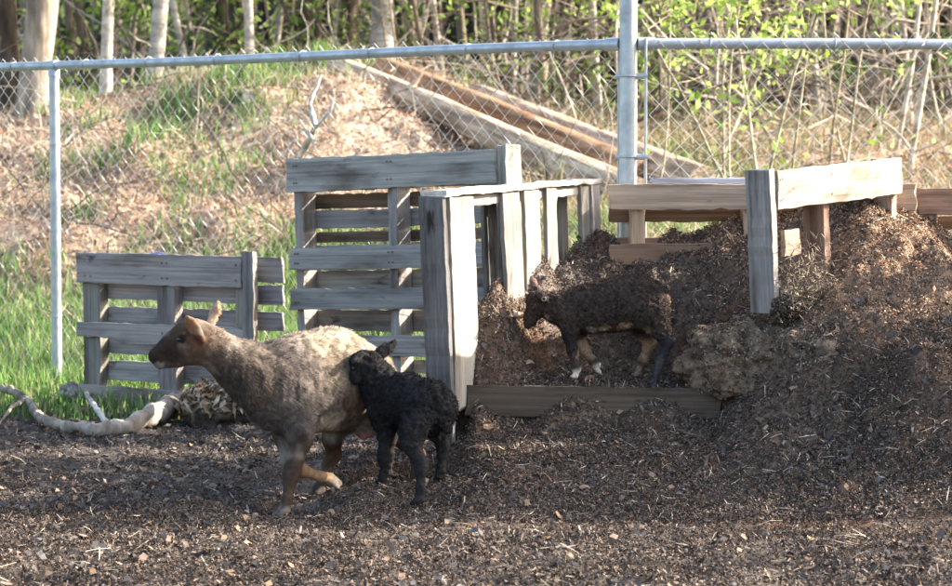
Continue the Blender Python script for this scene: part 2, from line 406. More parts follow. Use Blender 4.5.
for sel, pal, pb in ((~_up, [(.042, .032, .026), (.078, .058, .045), (.125, .092, .07), (.20, .15, .112), (.34, .28, .21), (.14, .06, .032), (.15, .14, .135)], [5, 5, 3.5, 1.2, .25, .7, 1.2]),
                     (_up, [(.16, .10, .065), (.30, .19, .12), (.42, .29, .19), (.56, .43, .31), (.30, .13, .065), (.09, .06, .045)], [3, 4.5, 3.5, .8, 1.2, 1.5])):  # chips on the sunlit upper right get a paler palette to imitate the sun
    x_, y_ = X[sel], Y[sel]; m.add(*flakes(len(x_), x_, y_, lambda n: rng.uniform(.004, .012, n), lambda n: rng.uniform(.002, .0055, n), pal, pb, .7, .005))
n = 700; X = rng.uniform(-.2, 2.4, n); Y = rng.uniform(7.3, 8.8, n)
m.add(*flakes(n, X, Y, lambda n: rng.uniform(.02, .05, n), lambda n: rng.uniform(.0015, .003, n), [(.5, .43, .32), (.36, .29, .2)], [1, 1.3], .45, .008, .1))
m.build('compost_litter', M_CHIP, kind='stuff', label='shreds of straw and bark covering the compost heap')
# dead leaves on the pen floor at the left
m = MB()
n = 1500; X = rng.uniform(-2.4, 0, n); Y = rng.uniform(7.6, 10, n)
m.add(*flakes(n, X, Y, lambda n: rng.uniform(.015, .038, n), lambda n: rng.uniform(.008, .02, n), [(.15, .12, .10), (.10, .08, .065), (.20, .165, .13)], [2, 3, 1], .35, .006, .3))
# leaf litter of the bank and the ground beyond the fence
n = 120000; X = rng.uniform(-4.6, 4.6, n); Y = 10.5 + 10 * rng.uniform(0, 1, n)
keep = (rng.uniform(0, 1, n) > .85 * grass_mask(X, Y)) & (Y > 13.0 - .9 * np.clip(X + .5, 0, 2.5)); X = X[keep]; Y = Y[keep]
m.add(*flakes(len(X), X, Y, lambda n: rng.uniform(.015, .045, n), lambda n: rng.uniform(.006, .02, n), [(.32, .18, .11), (.46, .30, .20), (.58, .43, .31), (.62, .53, .43), (.13, .085, .06)], [4, 5, 3, 1.2, 3], .6, .012, .35))
n = 13000; X = rng.uniform(-4.6, 4.6, n); Y = 11.5 + 9 * rng.uniform(0, 1, n); k = patchy(X, Y, 1.3, 305, .1) & (Y > 13.0 - .9 * np.clip(X + .5, 0, 2.5)); X = X[k]; Y = Y[k]; n = len(X)
m.add(*flakes(n, X, Y, lambda n: rng.uniform(.1, .4, n), lambda n: rng.uniform(.003, .009, n), [(.4, .33, .24), (.5, .45, .37), (.22, .16, .11)], [3, 1, 3], .8, .02, .3))
m.build('leaf_litter', M_LITTER, kind='stuff', label='dry fallen leaves and twigs over the bank and pen edge')

def blades(X, Y, Hh, Wd, cols, lean=.45, z=None):
    n = len(X); Z = top_z(X, Y) if z is None else z
    a = rng.uniform(0, 2 * math.pi, n); d = np.stack([np.cos(a), np.sin(a), 0 * a], -1); s = np.stack([-np.sin(a), np.cos(a), 0 * a], -1)
    ph = rng.uniform(0, math.pi, n); s = np.stack([np.cos(ph), np.sin(ph), 0 * a], -1)
    b = np.stack([X, Y, Z - .01], -1); ln = (Hh * rng.uniform(.1, 1, n) * lean)[:, None]
    mid = b + np.array([0, 0, 1]) * (Hh * .6)[:, None] + d * ln * .4; tip = b + np.array([0, 0, 1]) * Hh[:, None] + d * ln * 1.3
    w_ = s * (Wd / 2)[:, None]
    V = np.stack([b - w_, b + w_, mid + w_ * .8, mid - w_ * .8, tip], 1).reshape(-1, 3); i = np.arange(n)[:, None] * 5
    cc = np.asarray(cols)[rng.integers(0, len(cols), n)] * rng.uniform(.7, 1.35, (n, 1)); C = np.repeat(cc, 5, 0)
    return V, i + np.array([0, 1, 2, 3]), i + np.array([3, 2, 4]), C
def add_blades(m, *a, **k):
    V, q, t, C = blades(*a, **k); m.add(V, q, C); nn = m.n - len(V); m.f.append(t + nn)
GREEN = [(.11, .22, .05), (.15, .28, .07), (.065, .13, .035), (.21, .30, .10), (.30, .27, .15)]
m = MB()
n = 190000; X = rng.uniform(-4.4, 2.2, n); Y = 9.2 + 9.5 * rng.uniform(0, 1, n) ** 1.25
k = rng.uniform(0, 1, n) < grass_mask(X, Y) * (.35 + .65 * sstep(-.4, .3, n2(X, Y, 2.2, 3, 79))); k &= np.abs(X) < (Y * .203 + .4); X = X[k]; Y = Y[k]
hh = rng.uniform(.05, .16, len(X)) * np.where(Y < 10.4, .65, 1.15) * (1 + .35 * n2(X, Y, 1.5, 2, 80))
add_blades(m, X, Y, hh, rng.uniform(.004, .010, len(X)) * np.where(Y > 12, 1.5, 1), GREEN)
n = 30000; X = rng.uniform(.3, 4.8, n); Y = rng.uniform(10.2, 22, n); k = patchy(X, Y, 1.2, 309, .05); X = X[k]; Y = Y[k]; n = len(X)
add_blades(m, X, Y, rng.uniform(.08, .3, n), rng.uniform(.004, .011, n), [(.36, .28, .18), (.44, .36, .25), (.12, .17, .05), (.26, .19, .12), (.15, .10, .07)], lean=1.6)
n = 12000; X = rng.uniform(-4.4, 3, n); Y = rng.uniform(13.2, 18.8, n); k = patchy(X, Y, 1.1, 307, .05); X = X[k]; Y = Y[k]; n = len(X)
add_blades(m, X, Y, rng.uniform(.04, .16, n), rng.uniform(.004, .009, n), [(.60, .50, .36), (.50, .39, .27), (.66, .58, .45)], lean=2.2)
m.build('grass', M_GRASS, kind='stuff', label='spring grass growing behind the pallets and up the bank')

# ------------------------------------------------------------------ chain link fences
def fence(name, a, b, posts, label, z0=.02, ztop=1.52, corner=False):
    a = np.asarray(a, float); b = np.asarray(b, float); L = np.linalg.norm(b - a); d = (b - a) / L
    root = empty(name, (*a, 0), label, 'fence', 'chain link fence runs round the pen', (0, 0, math.atan2(d[1], d[0])))
    m = MB(); xx = np.linspace(.04, L, 30)
    m.tube(np.stack([xx, 0 * xx, ztop + .003 * np.sin(xx * 2.1)], -1), .0205, 14, (1, 1, 1)); m.build('top_rail', M_METAL, root, True)
    for p in posts:
        m = MB(); m.tube([(p, 0, -.3), (p, 0, ztop - .03)], .0235, 16); m.build('line_post', M_METAL, root, True)
        m = MB(); m.tube([(p, 0, ztop - .05), (p, 0, ztop - .02), (p, 0, ztop)], [.027, .027, .012], 14)
        m.tube([(p - .022, 0, ztop), (p + .022, 0, ztop)], .026, 14); m.build('post_cap', M_METAL, root, True)
    wd = .077; m = MB(); hw = wd / 2; nn = int((L - .09) / hw); rows = int((ztop + .045 - z0) / hw)
    for i in range(nn):
        par = i % 2; j = np.arange(rows + 1)
        x = .075 + (i + ((j + par) % 2)) * hw; off = np.where((j + par) % 2 == 0, -.0022, .0022)
        y = -.026 + off + .004 * np.sin(x * 3 + j * .2)
        zz = z0 + j * hw - (.0 if par else 0)
        top = ztop + .045
        zz = zz + (top - zz[-1])
        pts = np.stack([x, y, zz + .0015 * np.sin(j * 1.7 + i)], -1)
        m.tube(pts, .00145, 4, cap=False)
    m.build('wire_mesh', M_WIRE, root, True)
    for x in np.arange(.35, L, .46):
        x = x + random.uniform(-.06, .06); mm = MB(); th = np.linspace(-.6, 4.4, 12)
        pts = np.stack([x + .012 * th / 3, -.0235 * np.cos(th) - .0, ztop + .0235 * np.sin(th)], -1)
        pts = np.vstack([pts, pts[-1] + np.array([.012, -.01, -.02])])
        mm.tube(pts, .0022, 6); mm.build('wire_tie', M_METAL, root, True)
    for p in posts:
        for zt in (.35, .75, 1.15):
            mm = MB(); th = np.linspace(0, 2 * math.pi, 12); pts = np.stack([p + .026 * np.cos(th), .026 * np.sin(th), zt + .004 * th], -1)
            pts = np.vstack([pts, pts[-1] + np.array([.03, -.012, .012])])
            mm.tube(pts, .002, 6); mm.build('wire_tie', M_METAL, root, True)
    m = MB(); m.tube([(.062, -.026, z0), (.062, -.026, ztop + .02)], .0065, 6); m.build('tension_bar', M_METAL, root)
    for zt in (.3, .75, 1.1, 1.40):
        mm = MB(); mm.tube([(.028, -.012, zt), (.045, -.02, zt), (.07, -.024, zt)], [.011, .011, .011], 8)
        th = np.linspace(0, 2 * math.pi, 17)
        mm.tube(np.stack([.0355 * np.cos(th), .0355 * np.sin(th), 0 * th + zt], -1), .0045, 6, cap=False)
        mm.build('tension_band', M_METAL, root, True)
    m = MB(); m.tube([(.034, 0, ztop), (.1, 0, ztop)], .025, 14); m.build('rail_end', M_METAL, root, True)
    return root
LL = np.linalg.norm(FL - FA); dl = (FL - FA) / LL
f1 = fence('chain_link_fence', FA, FA + dl * (LL + 3.2), [LL, LL + 3.1], 'galvanised chain link fence run slanting away to the left of the tall post')
f2 = fence('chain_link_fence', FA, FR, [2.75], 'galvanised chain link fence run behind the compost heap, right of the tall post')
cp = MB(); cp.tube([(FA[0], FA[1], -.4), (FA[0], FA[1], 2.35)], .033, 24)
cp.tube([(FA[0], FA[1], 2.35), (FA[0], FA[1], 2.37), (FA[0], FA[1], 2.39)], [.036, .034, .012], 16)
cp.build('corner_post', M_METAL, f2, True); f2.children[-1].matrix_parent_inverse = Matrix.Identity(4)
_c = [c for c in f2.children if c.name.startswith('corner_post')][0]
_c.matrix_parent_inverse = (Matrix.Translation(f2.location) @ f2.rotation_euler.to_matrix().to_4x4()).inverted()

# ------------------------------------------------------------------ pallets
GREY = (.235, .22, .205); TAN = (.42, .34, .26); BROWN = (.22, .15, .105); LGREY = (.30, .285, .265); DKBR = (.12, .085, .06)
def plank(name, root, p0, p1, wid, th, wdir, col, warp=.0026, chip=0, seed=0, cat=None, label=None):
    """a sawn board from p0 to p1 (root space); wid along wdir, th across; a mesh of its own with X along its length"""
    p0 = np.asarray(p0, float); p1 = np.asarray(p1, float); L = np.linalg.norm(p1 - p0); ax = (p1 - p0) / L
    wv = np.asarray(wdir, float); wv = nrm(wv - ax * (wv @ ax)); tv = np.cross(ax, wv)
    rs = np.random.default_rng(seed * 31 + 5)
    n = max(8, int(L / .03)); x = np.linspace(0, L, n)
    prof = np.array([(-1, -1), (-.4, -1), (.4, -1), (1, -1), (1, 1), (.4, 1), (-.4, 1), (-1, 1)], float)
    bev = .0025
    V = []
    o1, o2 = rs.uniform(0, 50, 2)
    for k, xx in enumerate(x):
        e0 = warp * math.sin(xx * 3 + o1) + .0016 * rs.normal(); e1 = warp * math.sin(xx * 2.3 + o2) + .0016 * rs.normal()
        bow = warp * 1.5 * math.sin(xx / L * math.pi + o1)
        for a, b in prof:
            ww = a * (wid / 2 - (bev if abs(a) == 1 and 0 else 0))
            if a == 1: ww += e1
            if a == -1: ww += e0
            if chip and a == -1:
                q = abs(xx / L - chip[0]);
                if q < chip[1]: ww += chip[2] * (1 - q / chip[1]) ** .5
            cup = .0015 * (1 - a * a)
            V.append((xx + (rs.normal() * .004 if k in (0, n - 1) else 0), ww, b * (th / 2) + bow + cup))
    V = np.array(V); i = np.arange(n - 1)[:, None] * 8; j = np.arange(8)[None]; k_ = (j + 1) % 8
    m = MB(); m.add(V, np.stack([i + j, i + k_, i + 8 + k_, i + 8 + j], -1).reshape(-1, 4)); nb = 0
    m.f.append(np.array([[7, 6, 1, 0], [6, 5, 2, 1], [5, 4, 3, 2]])); e = (n - 1) * 8
    m.f.append(np.array([[0, 1, 6, 7], [1, 2, 5, 6], [2, 3, 4, 5]]) + e)
    o = m.build(name, M_WOOD, root, label=label, cat=cat)
    o.matrix_local = Matrix(((ax[0], wv[0], tv[0], p0[0]), (ax[1], wv[1], tv[1], p0[1]), (ax[2], wv[2], tv[2], p0[2]), (0, 0, 0, 1)))
    c = np.array(col) * rs.uniform(.78, 1.2) * np.array([rs.uniform(.97, 1.06), 1, rs.uniform(.92, 1.03)]); o.color = (*c, 1)
    md = o.modifiers.new('bevel', 'BEVEL'); md.width = .002; md.segments = 1; md.limit_method = 'ANGLE'
    return o

def pallet_root(a, b, z, label, roll=0, lean=0):
    """root frame: x along the pallet, y away from its front face, z up"""
    d = nrm(np.asarray(b, float) - np.asarray(a, float))
    r = empty('wooden_pallet', (a[0], a[1], z), label, 'pallet', 'wooden pallets walling the pen')
    ex = Vector((d[0], d[1], 0)); ez = Vector((0, 0, 1)); ey = ez.cross(ex)
    Mx = Matrix((ex, ey, ez)).transposed().to_4x4() @ Matrix.Rotation(-roll, 4, 'Y') @ Matrix.Rotation(lean, 4, 'X')
    r.matrix_local = Matrix.Translation((a[0], a[1], z)) @ Mx
    return r
sd_ = [0]
def H(root, x0, x1, z0, z1, y, th, col, chip=0, dz=0):       # board lying along the pallet
    sd_[0] += 1; return plank('deck_board', root, (x0, y, (z0 + z1) / 2), (x1, y, (z0 + z1) / 2 + dz), z1 - z0, th, (0, 0, 1), col, chip=chip, seed=sd_[0])
def Vv(root, x0, x1, z0, z1, y, th, col, name='deck_board', dx=0):   # board standing up
    sd_[0] += 1; return plank(name, root, ((x0 + x1) / 2, y, z0), ((x0 + x1) / 2 + dx, y, z1), x1 - x0, th, (1, 0, 0), col, seed=sd_[0])
def nails(root, pts):
    for x, y, z in pts:
        m = MB(); m.tube([(x, y, z), (x, y - .0015, z)], .0042, 8, (.3, .3, .3)); m.build('nail', mat_nail, root)
mat_nail = mat_metal('rusty_nail', (.10, .07, .055), .3, .6)

# low pallet at the left
a = P(85, 400, 10.26)[:2]; b = P(269, 400, 9.80)[:2]; L = np.linalg.norm(b - a)
r = pallet_root(a, b, .0, 'low grey pallet standing on edge behind the ewe, leftmost against the fence')
sx = L / (262 - 77)
def X_(u): return (u - 77) * sx * 1.0
H(r, 0, X_(243), .555, .685, -.055, .017, GREY)
H(r, 0, X_(245), .318, .385, -.055, .017, GREY, chip=(.38, .16, -.025))
H(r, 0, X_(236), .02, .115, -.055, .018, GREY, dz=-.012)
Vv(r, X_(80), X_(98), .03, .66, -.015, .06, GREY, 'stringer'); Vv(r, X_(158), X_(176), .03, .66, -.015, .06, GREY, 'stringer'); Vv(r, X_(234), X_(244), .03, .66, -.012, .06, GREY, 'stringer')
Vv(r, X_(243.5), X_(255), .26, .705, -.05, .035, LGREY, 'stringer')
for z0, z1 in ((.575, .68), (.48, .565), (.375, .45), (.245, .32), (.13, .215), (.03, .09)):
    H(r, -.012, X_(272), z0, z1, .028, .016, (.27, .26, .26))
nails(r, [(X_(u), -.0645, z) for u in (86, 92, 165, 170, 238) for z in (.585, .65, .35, .07)])
# tall pallet in the middle
a = P(299, 400, 9.70)[:2]; b = P(521, 400, 9.02)[:2]; L = np.linalg.norm(b - a)
r = pallet_root(a, b, -.03, 'tall grey pallet standing on end behind the ewe and black lamb', roll=R(2.2), lean=R(-1.5))
H(r, 0, L - .055, .985, 1.12, -.055, .018, LGREY)
for z0, z1, c in ((.665, .755, GREY), (.50, .585, GREY), (.315, .40, GREY), (.09, .18, GREY)): H(r, .01, L - .05, z0, z1, -.055, .017, c)
Vv(r, .03, .072, .0, 1.1, -.0, .088, GREY, 'stringer'); Vv(r, .53, .575, .0, 1.1, -.0, .088, GREY, 'stringer'); Vv(r, L - .048, L - .008, .0, 1.135, -.006, .10, LGREY, 'stringer')
for z0, z1, c in ((.985, 1.11, GREY), (.915, .972, DKBR), (.835, .905, GREY), (.775, .82, DKBR), (.70, .765, GREY), (.57, .66, GREY), (.41, .5, (.25, .22, .2)), (.345, .39, DKBR), (.24, .30, GREY), (.12, .2, GREY), (.02, .08, DKBR)):
    H(r, .02, L - .02, z0, z1, .054, .016, c)
nails(r, [(x, -.065, z) for x in (.045, .06, .54, .56, L - .07) for z in (1.02, 1.09, .69, .73, .53, .35)])
# pallet wall between the black lamb and the brown lamb
L = np.linalg.norm(WA1 - WA0); r = pallet_root(WA0, WA1, 0.02, 'sunlit pallet wall of upright boards running back from the black lamb', roll=R(2.0), lean=R(-1))
off = .0
for x0, x1 in ((.0, .145), (.35, .465), (.475, .575), (.635, .71), (.885, .95), (.955, 1.02)): Vv(r, x0, x1, .22 if x0 < .1 else .4, .945, 0, .017, (.30, .275, .245), dx=random.uniform(-.008, .008))
for x0, x1 in ((.0, .12), (.14, .2), (.36, .45), (.465, .51), (.66, .72), (.80, .87), (.88, .93)): Vv(r, x0, x1, .08, .94, .088, .016, (.20, .185, .17), dx=random.uniform(-.006, .006))
sd_[0] += 1; plank('stringer', r, (.0, .044, .925), (1.02, .044, .925), .036, .068, (0, 0, 1), LGREY, seed=901)
plank('stringer', r, (.05, .044, .5), (1.02, .044, .5), .036, .068, (0, 0, 1), GREY, seed=902)
plank('top_board', r, (-.02, .04, .957), (1.02, .04, .957), .019, .108, (0, 0, 1), (.5, .46, .4), seed=903)
Vv(r, -.022, -.002, .0, .945, .044, .10, (.125, .122, .12), 'end_board', dx=-.01)
# pallet wall between the two bins, with the grey upright hanging over the clods
B0 = P(784, 300, 8.05)[:2]; B1 = P(907, 300, 8.6)[:2]; L = np.linalg.norm(B1 - B0)
r = pallet_root(B0, B1, 0, 'pallet wall with a bright top board and a grey upright hanging over clods', roll=R(3.2))
zt = 1.055
H(r, .012, L, zt - .132, zt, -.001, .018, (.47, .37, .28))
H(r, .03, .13, zt - .30, zt - .21, -.001, .017, (.27, .19, .14))
H(r, .03, L, zt - .50, zt - .41, -.001, .017, TAN)
Vv(r, -.02, .012, zt - .49, zt + .005, .052, .104, (.28, .28, .285), 'stringer', dx=-.01)
Vv(r, .30, .335, zt - .4, zt - .01, .054, .09, BROWN, 'stringer'); Vv(r, L - .04, L - .002, zt - .35, zt - .0, .054, .09, TAN, 'stringer')
H(r, .02, L, zt - .15, zt - .06, .108, .016, BROWN)
nails(r, [(x, -.012, z) for x in (.03, .32, L - .02) for z in (zt - .03, zt - .1)])
# pallets along the back fence
a = P(608, 200, 8.66)[:2]; b = P(912, 200, 8.72)[:2]; L = np.linalg.norm(b - a)
r = pallet_root(a, b, 0, 'brown pallet on edge across the back of the heap, right of the tall post')
H(r, 0, L, .905, 1.0, -.05, .018, (.42, .32, .25)); H(r, .01, L - .01, .86, .925, .05, .016, BROWN)
H(r, .0, L, .74, .80, .05, .016, BROWN); H(r, .0, L, .70, .78, -.05, .016, BROWN)
for x in (.08, .50, 1.02): Vv(r, x, x + .05, .5, .91, -.0, .085, (.42, .30, .21), 'stringer')
plank('top_board', r, (.16, .035, 1.012), (.56, .035, 1.012), .018, .09, (0, 0, 1), (.42, .44, .47), seed=911)
a = P(906, 200, 8.74)[:2]; b = np.array([2.72, 8.8]); L = np.linalg.norm(b - a)
a = a + nrm(b - a) * .03
r = pallet_root(a, b, 0, 'reddish brown pallet on edge at the far right behind the heap')
H(r, 0, L, .89, .985, -.05, .018, (.34, .21, .15)); H(r, .0, L, .83, .88, .05, .016, BROWN)
for x in (.03, .50, .98): Vv(r, x, x + .05, .5, .89, -.0, .085, (.42, .30, .21), 'stringer')
# the next bin wall, just outside the picture; its boards throw the barred shadow on the heap
a = np.array([2.02, 8.14]); b = np.array([2.55, 8.66]); L = np.linalg.norm(b - a)
r = pallet_root(a, b, 0, 'pallet wall with three wide boards at the right end of the heap', roll=R(1.5))
for z0, z1 in ((.90, 1.05), (.66, .83), (.45, .6)): H(r, 0, L, z0, z1, 0, .018, TAN)
for x in (0, .33, L - .04): Vv(r, x, x + .04, .1, 1.05, .054, .09, GREY, 'stringer')
# low retaining plank below the brown lamb
p0 = P(466, 400, 7.985); p1 = P(722, 405, 8.01)
o = plank('retaining_plank', None, p0, p1, .105, .03, (0, .1, 1), (.085, .064, .05), seed=77, cat='plank', label='long muddy plank holding back the compost below the brown lamb')

# ------------------------------------------------------------------ clods, sticks, logs
def rock(name, c, rad, col, label, cat, seed=1, n=80, amp=.22, mat=None, k2=(.05, .04, .035)):
    th = np.linspace(0, math.pi, n); ph = np.linspace(0, 2 * math.pi, n * 2, endpoint=False)
    T, Ph = np.meshgrid(th, ph, indexing='ij'); D = np.stack([np.sin(T) * np.cos(Ph), np.sin(T) * np.sin(Ph), np.cos(T)], -1)
    s = 1 + amp * fbm(D * 1.7 + seed, 4, seed, .5) + .05 * fbm(D * 7 + seed, 4, seed + 3, .6) - .05 * np.abs(vnoise(D * np.array([3, 3, 7]) + seed, 4))
    V = D * s[..., None] * np.asarray(rad) + np.asarray(c); nn = 2 * n
    i = np.arange(n - 1)[:, None] * nn; j = np.arange(nn)[None]; kk = (j + 1) % nn
    Q = np.stack([i + j, i + nn + j, i + nn + kk, i + kk], -1).reshape(-1, 4)
    t = sstep(-.1, .5, fbm(D * 2.5 + seed + 9, 4, seed + 5)); C = mixc(col, k2, t * .75)
    m = MB(); m.add(V.reshape(-1, 3), Q, C.reshape(-1, 3)); return m.build(name, mat or M_HEAP, None, True, label, cat, 'clods of caked manure under the pallet wall' if cat == 'clod' else None, origin=None)
def clod(c, rad, col, label, seed, nf):
    o = rock('manure_clod', c, rad, col, label, 'clod', seed, amp=.34, k2=(.075, .05, .036))
    me = o.data; V = np.empty(len(me.vertices) * 3); me.vertices.foreach_get('co', V); V = V.reshape(-1, 3)
    # crumbs clinging to it, in the same mesh
    k = rng.integers(0, len(V), nf); p = V[k] + rng.normal(0, .003, (nf, 3)); N = nrm(p - np.asarray(c) + rng.normal(0, .05, (nf, 3))); t = nrm(np.cross(N, rng.normal(0, 1, (nf, 3)))); b = np.cross(N, t)
    sl = rng.uniform(.002, .008, (nf, 1)); sw = rng.uniform(.0015, .004, (nf, 1)); q = np.stack([p - t * sl - b * sw, p - t * sl * .3 + b * sw + N * .002, p + t * sl, p - b * sw + N * .003], 1).reshape(-1, 3)
    m = MB(); fc = np.array([tuple(f.vertices) for f in me.polygons]); C = np.empty(len(V) * 4); me.color_attributes['Col'].data.foreach_get('color', C); C = C.reshape(-1, 4)[:, :3]
    m.add(V, fc, C); cols = np.array([(.10, .07, .05), (.20, .15, .105), (.30, .235, .17), (.40, .33, .25), (.06, .045, .035)])
    m.add(q, np.arange(nf)[:, None] * 4 + np.arange(4), np.repeat(cols[rng.integers(0, 5, nf)], 4, 0))
    bpy.data.objects.remove(o); return m.build('manure_clod', M_HEAP, None, True, label, 'clod', 'clods of caked manure under the pallet wall')
clod(P(742, 364, 8.10), (.20, .17, .135), (.19, .135, .09), 'rounded brown clod of caked manure left of the grey upright', 3, 9000)
clod(P(824, 354, 8.03), (.24, .17, .135), (.22, .165, .118), 'wide paler clod of caked manure under the grey upright', 8, 12000)
clod(P(786, 308, 8.01), (.05, .05, .04), (.045, .038, .032), 'small black clod beside the foot of the grey upright', 12, 1500)


def straw_tuft(c, n, rad, cols, name, label, Lr=(.012, .045), cat='straw'):
    m = MB(); q = rng.normal(0, 1, (n, 3)) * np.asarray(rad) + c; d = nrm(rng.normal(0, 1, (n, 3)) + np.array([0, -.2, -.1]))
    L_ = rng.uniform(*Lr, n)[:, None]; s = nrm(np.cross(d, rng.normal(0, 1, (n, 3)))) * .0016
    V = np.stack([q - s, q + s, q + d * L_ + s * .5, q + d * L_ - s * .5], 1).reshape(-1, 3)
    C = np.repeat(np.asarray(cols)[rng.integers(0, len(cols), n)] * rng.uniform(.7, 1.3, (n, 1)), 4, 0)
    m.add(V, np.arange(n)[:, None] * 4 + np.arange(4), C); return m.build(name, M_CHIP, kind='stuff', label=label)
straw_tuft(P(808, 285, 8.07), 1500, (.05, .05, .065), [(.20, .15, .11), (.10, .075, .055), (.32, .26, .19)], 'straw', 'matted dry straw hanging beside the grey upright')

def branch(name, pts, rads, label, cat='branch', mat=None, col=(1, 1, 1), side=(), group=None, jit=.25):
    pts = np.array(pts, float); t = np.linspace(0, 1, len(pts)); tt = np.linspace(0, 1, 10 * len(pts))
    Q = np.stack([np.interp(tt, t, pts[:, k]) for k in range(3)], -1)
    for _ in range(3): Q[1:-1] = (Q[:-2] + 2 * Q[1:-1] + Q[2:]) / 4
    m = MB(); m.tube(Q, np.interp(tt, t, rads), 14, col, jit=jit, seed=len(label)); m.v[0] = m.v[0] + nrm(m.v[0] - np.repeat(Q, 14, 0)) * (.004 * fbm(m.v[0] * 70, 3, 9))[:, None]
    for s in side:
        s = np.array([p[:3] for p in s], float); m.tube(s, np.linspace(.012, .004, len(s)), 8, col, jit=.3)
    return m.build(name, mat or M_PALE, None, True, label, cat, group)
g = lambda u, v, l=0: G(u, v, l, 8.5)
branch('fallen_branch', [g(-20, 402, .05), g(8, 404, .06), g(24, 412, .05), g(38, 426, .03), g(56, 432, .02), g(75, 434, .02)], [.013, .016, .018, .018, .022, .02],
       'crooked pale branch lying on the ground at the left edge', side=[[g(24, 412, .05), g(10, 420, .05), g(-5, 432, .02)]], mat=M_BARK, col=(1.3, 1.22, 1.12), jit=.4)
branch('fallen_log', [g(60, 434, .03), g(95, 438, .03), g(128, 436, .035), g(155, 426, .05), g(178, 416, .05)], [.022, .026, .032, .042, .046],
       'short grey weathered log with lit sawn end in front of the low pallet', 'log', M_BARK, (1.6, 1.55, 1.5))
branch('stick', [g(84, 418, .10), g(97, 428, .06), g(112, 438, .02)], [.008, .011, .012], 'thin stick leaning over the grey log', 'stick', M_PALE)
branch('stick', [P(509, 313, 8.20), P(518, 315, 8.18), P(529, 318, 8.18)], [.011, .012, .009], 'broken reddish stick beside the brown lamb muzzle', 'stick', M_LOG, (1.6, 1.3, 1.15))
# rubble block beside the fence post
rock('stone', g(70, 402, .035) , (.06, .05, .05), (.3, .28, .25), 'pale stone at the foot of the left fence post', 'stone', 21, n=28)
# heap of bark and leaves behind the ewe
rock('bark_pile', g(225, 424, .04), (.16, .13, .10), (.16, .12, .085), 'brown pile of bark and dead leaves in front of the low pallet', 'bark pile', 33, n=40, amp=.3)
c = g(225, 424, .06); n = 1600; q = nrm(rng.normal(0, 1, (n, 3))); q[:, 2] = np.abs(q[:, 2]); V0 = q * np.array([.16, .13, .10]) * rng.uniform(.85, 1.25, (n, 1)) + c
N = nrm(q + rng.normal(0, .6, (n, 3))); t = nrm(np.cross(N, rng.normal(0, 1, (n, 3)))); b_ = np.cross(N, t); sl = rng.uniform(.012, .035, (n, 1)); sw = rng.uniform(.006, .016, (n, 1))
V = np.stack([V0 - t * sl - b_ * sw * .5, V0 - t * sl * .3 + b_ * sw, V0 + t * sl, V0 - b_ * sw + N * .006], 1).reshape(-1, 3)
m = MB(); m.add(V, np.arange(n)[:, None] * 4 + np.arange(4), np.repeat(np.array([(.2, .13, .08), (.34, .24, .15), (.12, .09, .06), (.5, .42, .32)])[rng.integers(0, 4, n)], 4, 0))
m.build('dead_leaves', M_LITTER, kind='stuff', label='dead leaves and bark flakes lying on the brown pile')
m = MB(); q = P(157, 252.5, 10.02); q = q - np.array([0, 0, .006]); m.tube([q + np.array([-.025, 0, 0]), q + np.array([0, 0, .004]), q + np.array([.03, 0, .001])], [.004, .007, .004], 7, jit=.4); m.build('plastic_scrap', M_BLUE, None, True, 'scrap of blue plastic caught on top of the low pallet', 'plastic scrap')
# logs lying down the bank
def log(pa, pb, ra, rb, label, mat, col, yb=11, lifts=(.0, .0), bend=.0):
    A = G(*pa, lifts[0], yb); B = G(*pb, lifts[1], yb); L = np.linalg.norm(B - A); ax = (B - A) / L
    n = 70; x = np.linspace(0, L, n); sd = len(label); r0 = np.linspace(ra, rb, n); sides = 26; th = np.arange(sides) / sides * 2 * math.pi
    XX, TH = np.meshgrid(x, th, indexing='ij'); RR = r0[:, None] * (1 + .05 * fbm(np.stack([XX * 1.5, np.cos(TH), np.sin(TH) + sd], -1), 3, sd) + .045 * fbm(np.stack([XX * 3, np.cos(TH) * 7, np.sin(TH) * 7], -1), 3, sd + 2))
    cy = .02 * np.sin(x * 1.9 + sd); RR[0] *= .55 + .3 * rng.uniform(size=sides); RR[1] *= .9
    V = np.stack([XX, cy[:, None] + RR * np.cos(TH), RR * np.sin(TH)], -1).reshape(-1, 3); i = np.arange(n - 1)[:, None] * sides; j = np.arange(sides)[None]; k = (j + 1) % sides
    m = MB(); C = np.tile(np.array(col, float), (len(V), 1)); pk = sstep(.1, .3, fbm(np.stack([XX * 1.4, np.cos(TH) * 1.3, np.sin(TH) * 1.3 + sd], -1), 3, sd + 5)).reshape(-1, 1); C = C * (1 - pk * np.array([.2, .28, .33]))
    m.add(V, np.stack([i + j, i + k, i + sides + k, i + sides + j], -1).reshape(-1, 4), C)
    for q in (0, n - 1): m.add(np.vstack([V[q * sides:(q + 1) * sides], V[q * sides:(q + 1) * sides].mean(0)]), np.stack([np.arange(sides), (np.arange(sides) + 1) % sides, np.full(sides, sides)], -1), col)
    for xs_ in rng.uniform(.2, .9, 1) * L:
        a = rng.uniform(-.5, 2.5); rr = np.interp(xs_, x, r0); d = np.array([.5, math.cos(a), math.sin(a)]); p = np.array([xs_, 0, 0])
        m.tube([p + d * rr * .6, p + d * (rr + .03), p + d * (rr + rng.uniform(.04, .14))], [rr * .3, rr * .22, rr * .12], 7, col, jit=.3)
    o = m.build('log', mat, None, True, label, 'log', 'logs lying down the bank')
    yv = nrm(np.cross([0, 0, 1], ax)); zv = np.cross(ax, yv); o.matrix_local = Matrix(((ax[0], yv[0], zv[0], A[0]), (ax[1], yv[1], zv[1], A[1]), (ax[2], yv[2], zv[2], A[2]), (0, 0, 0, 1))); return o
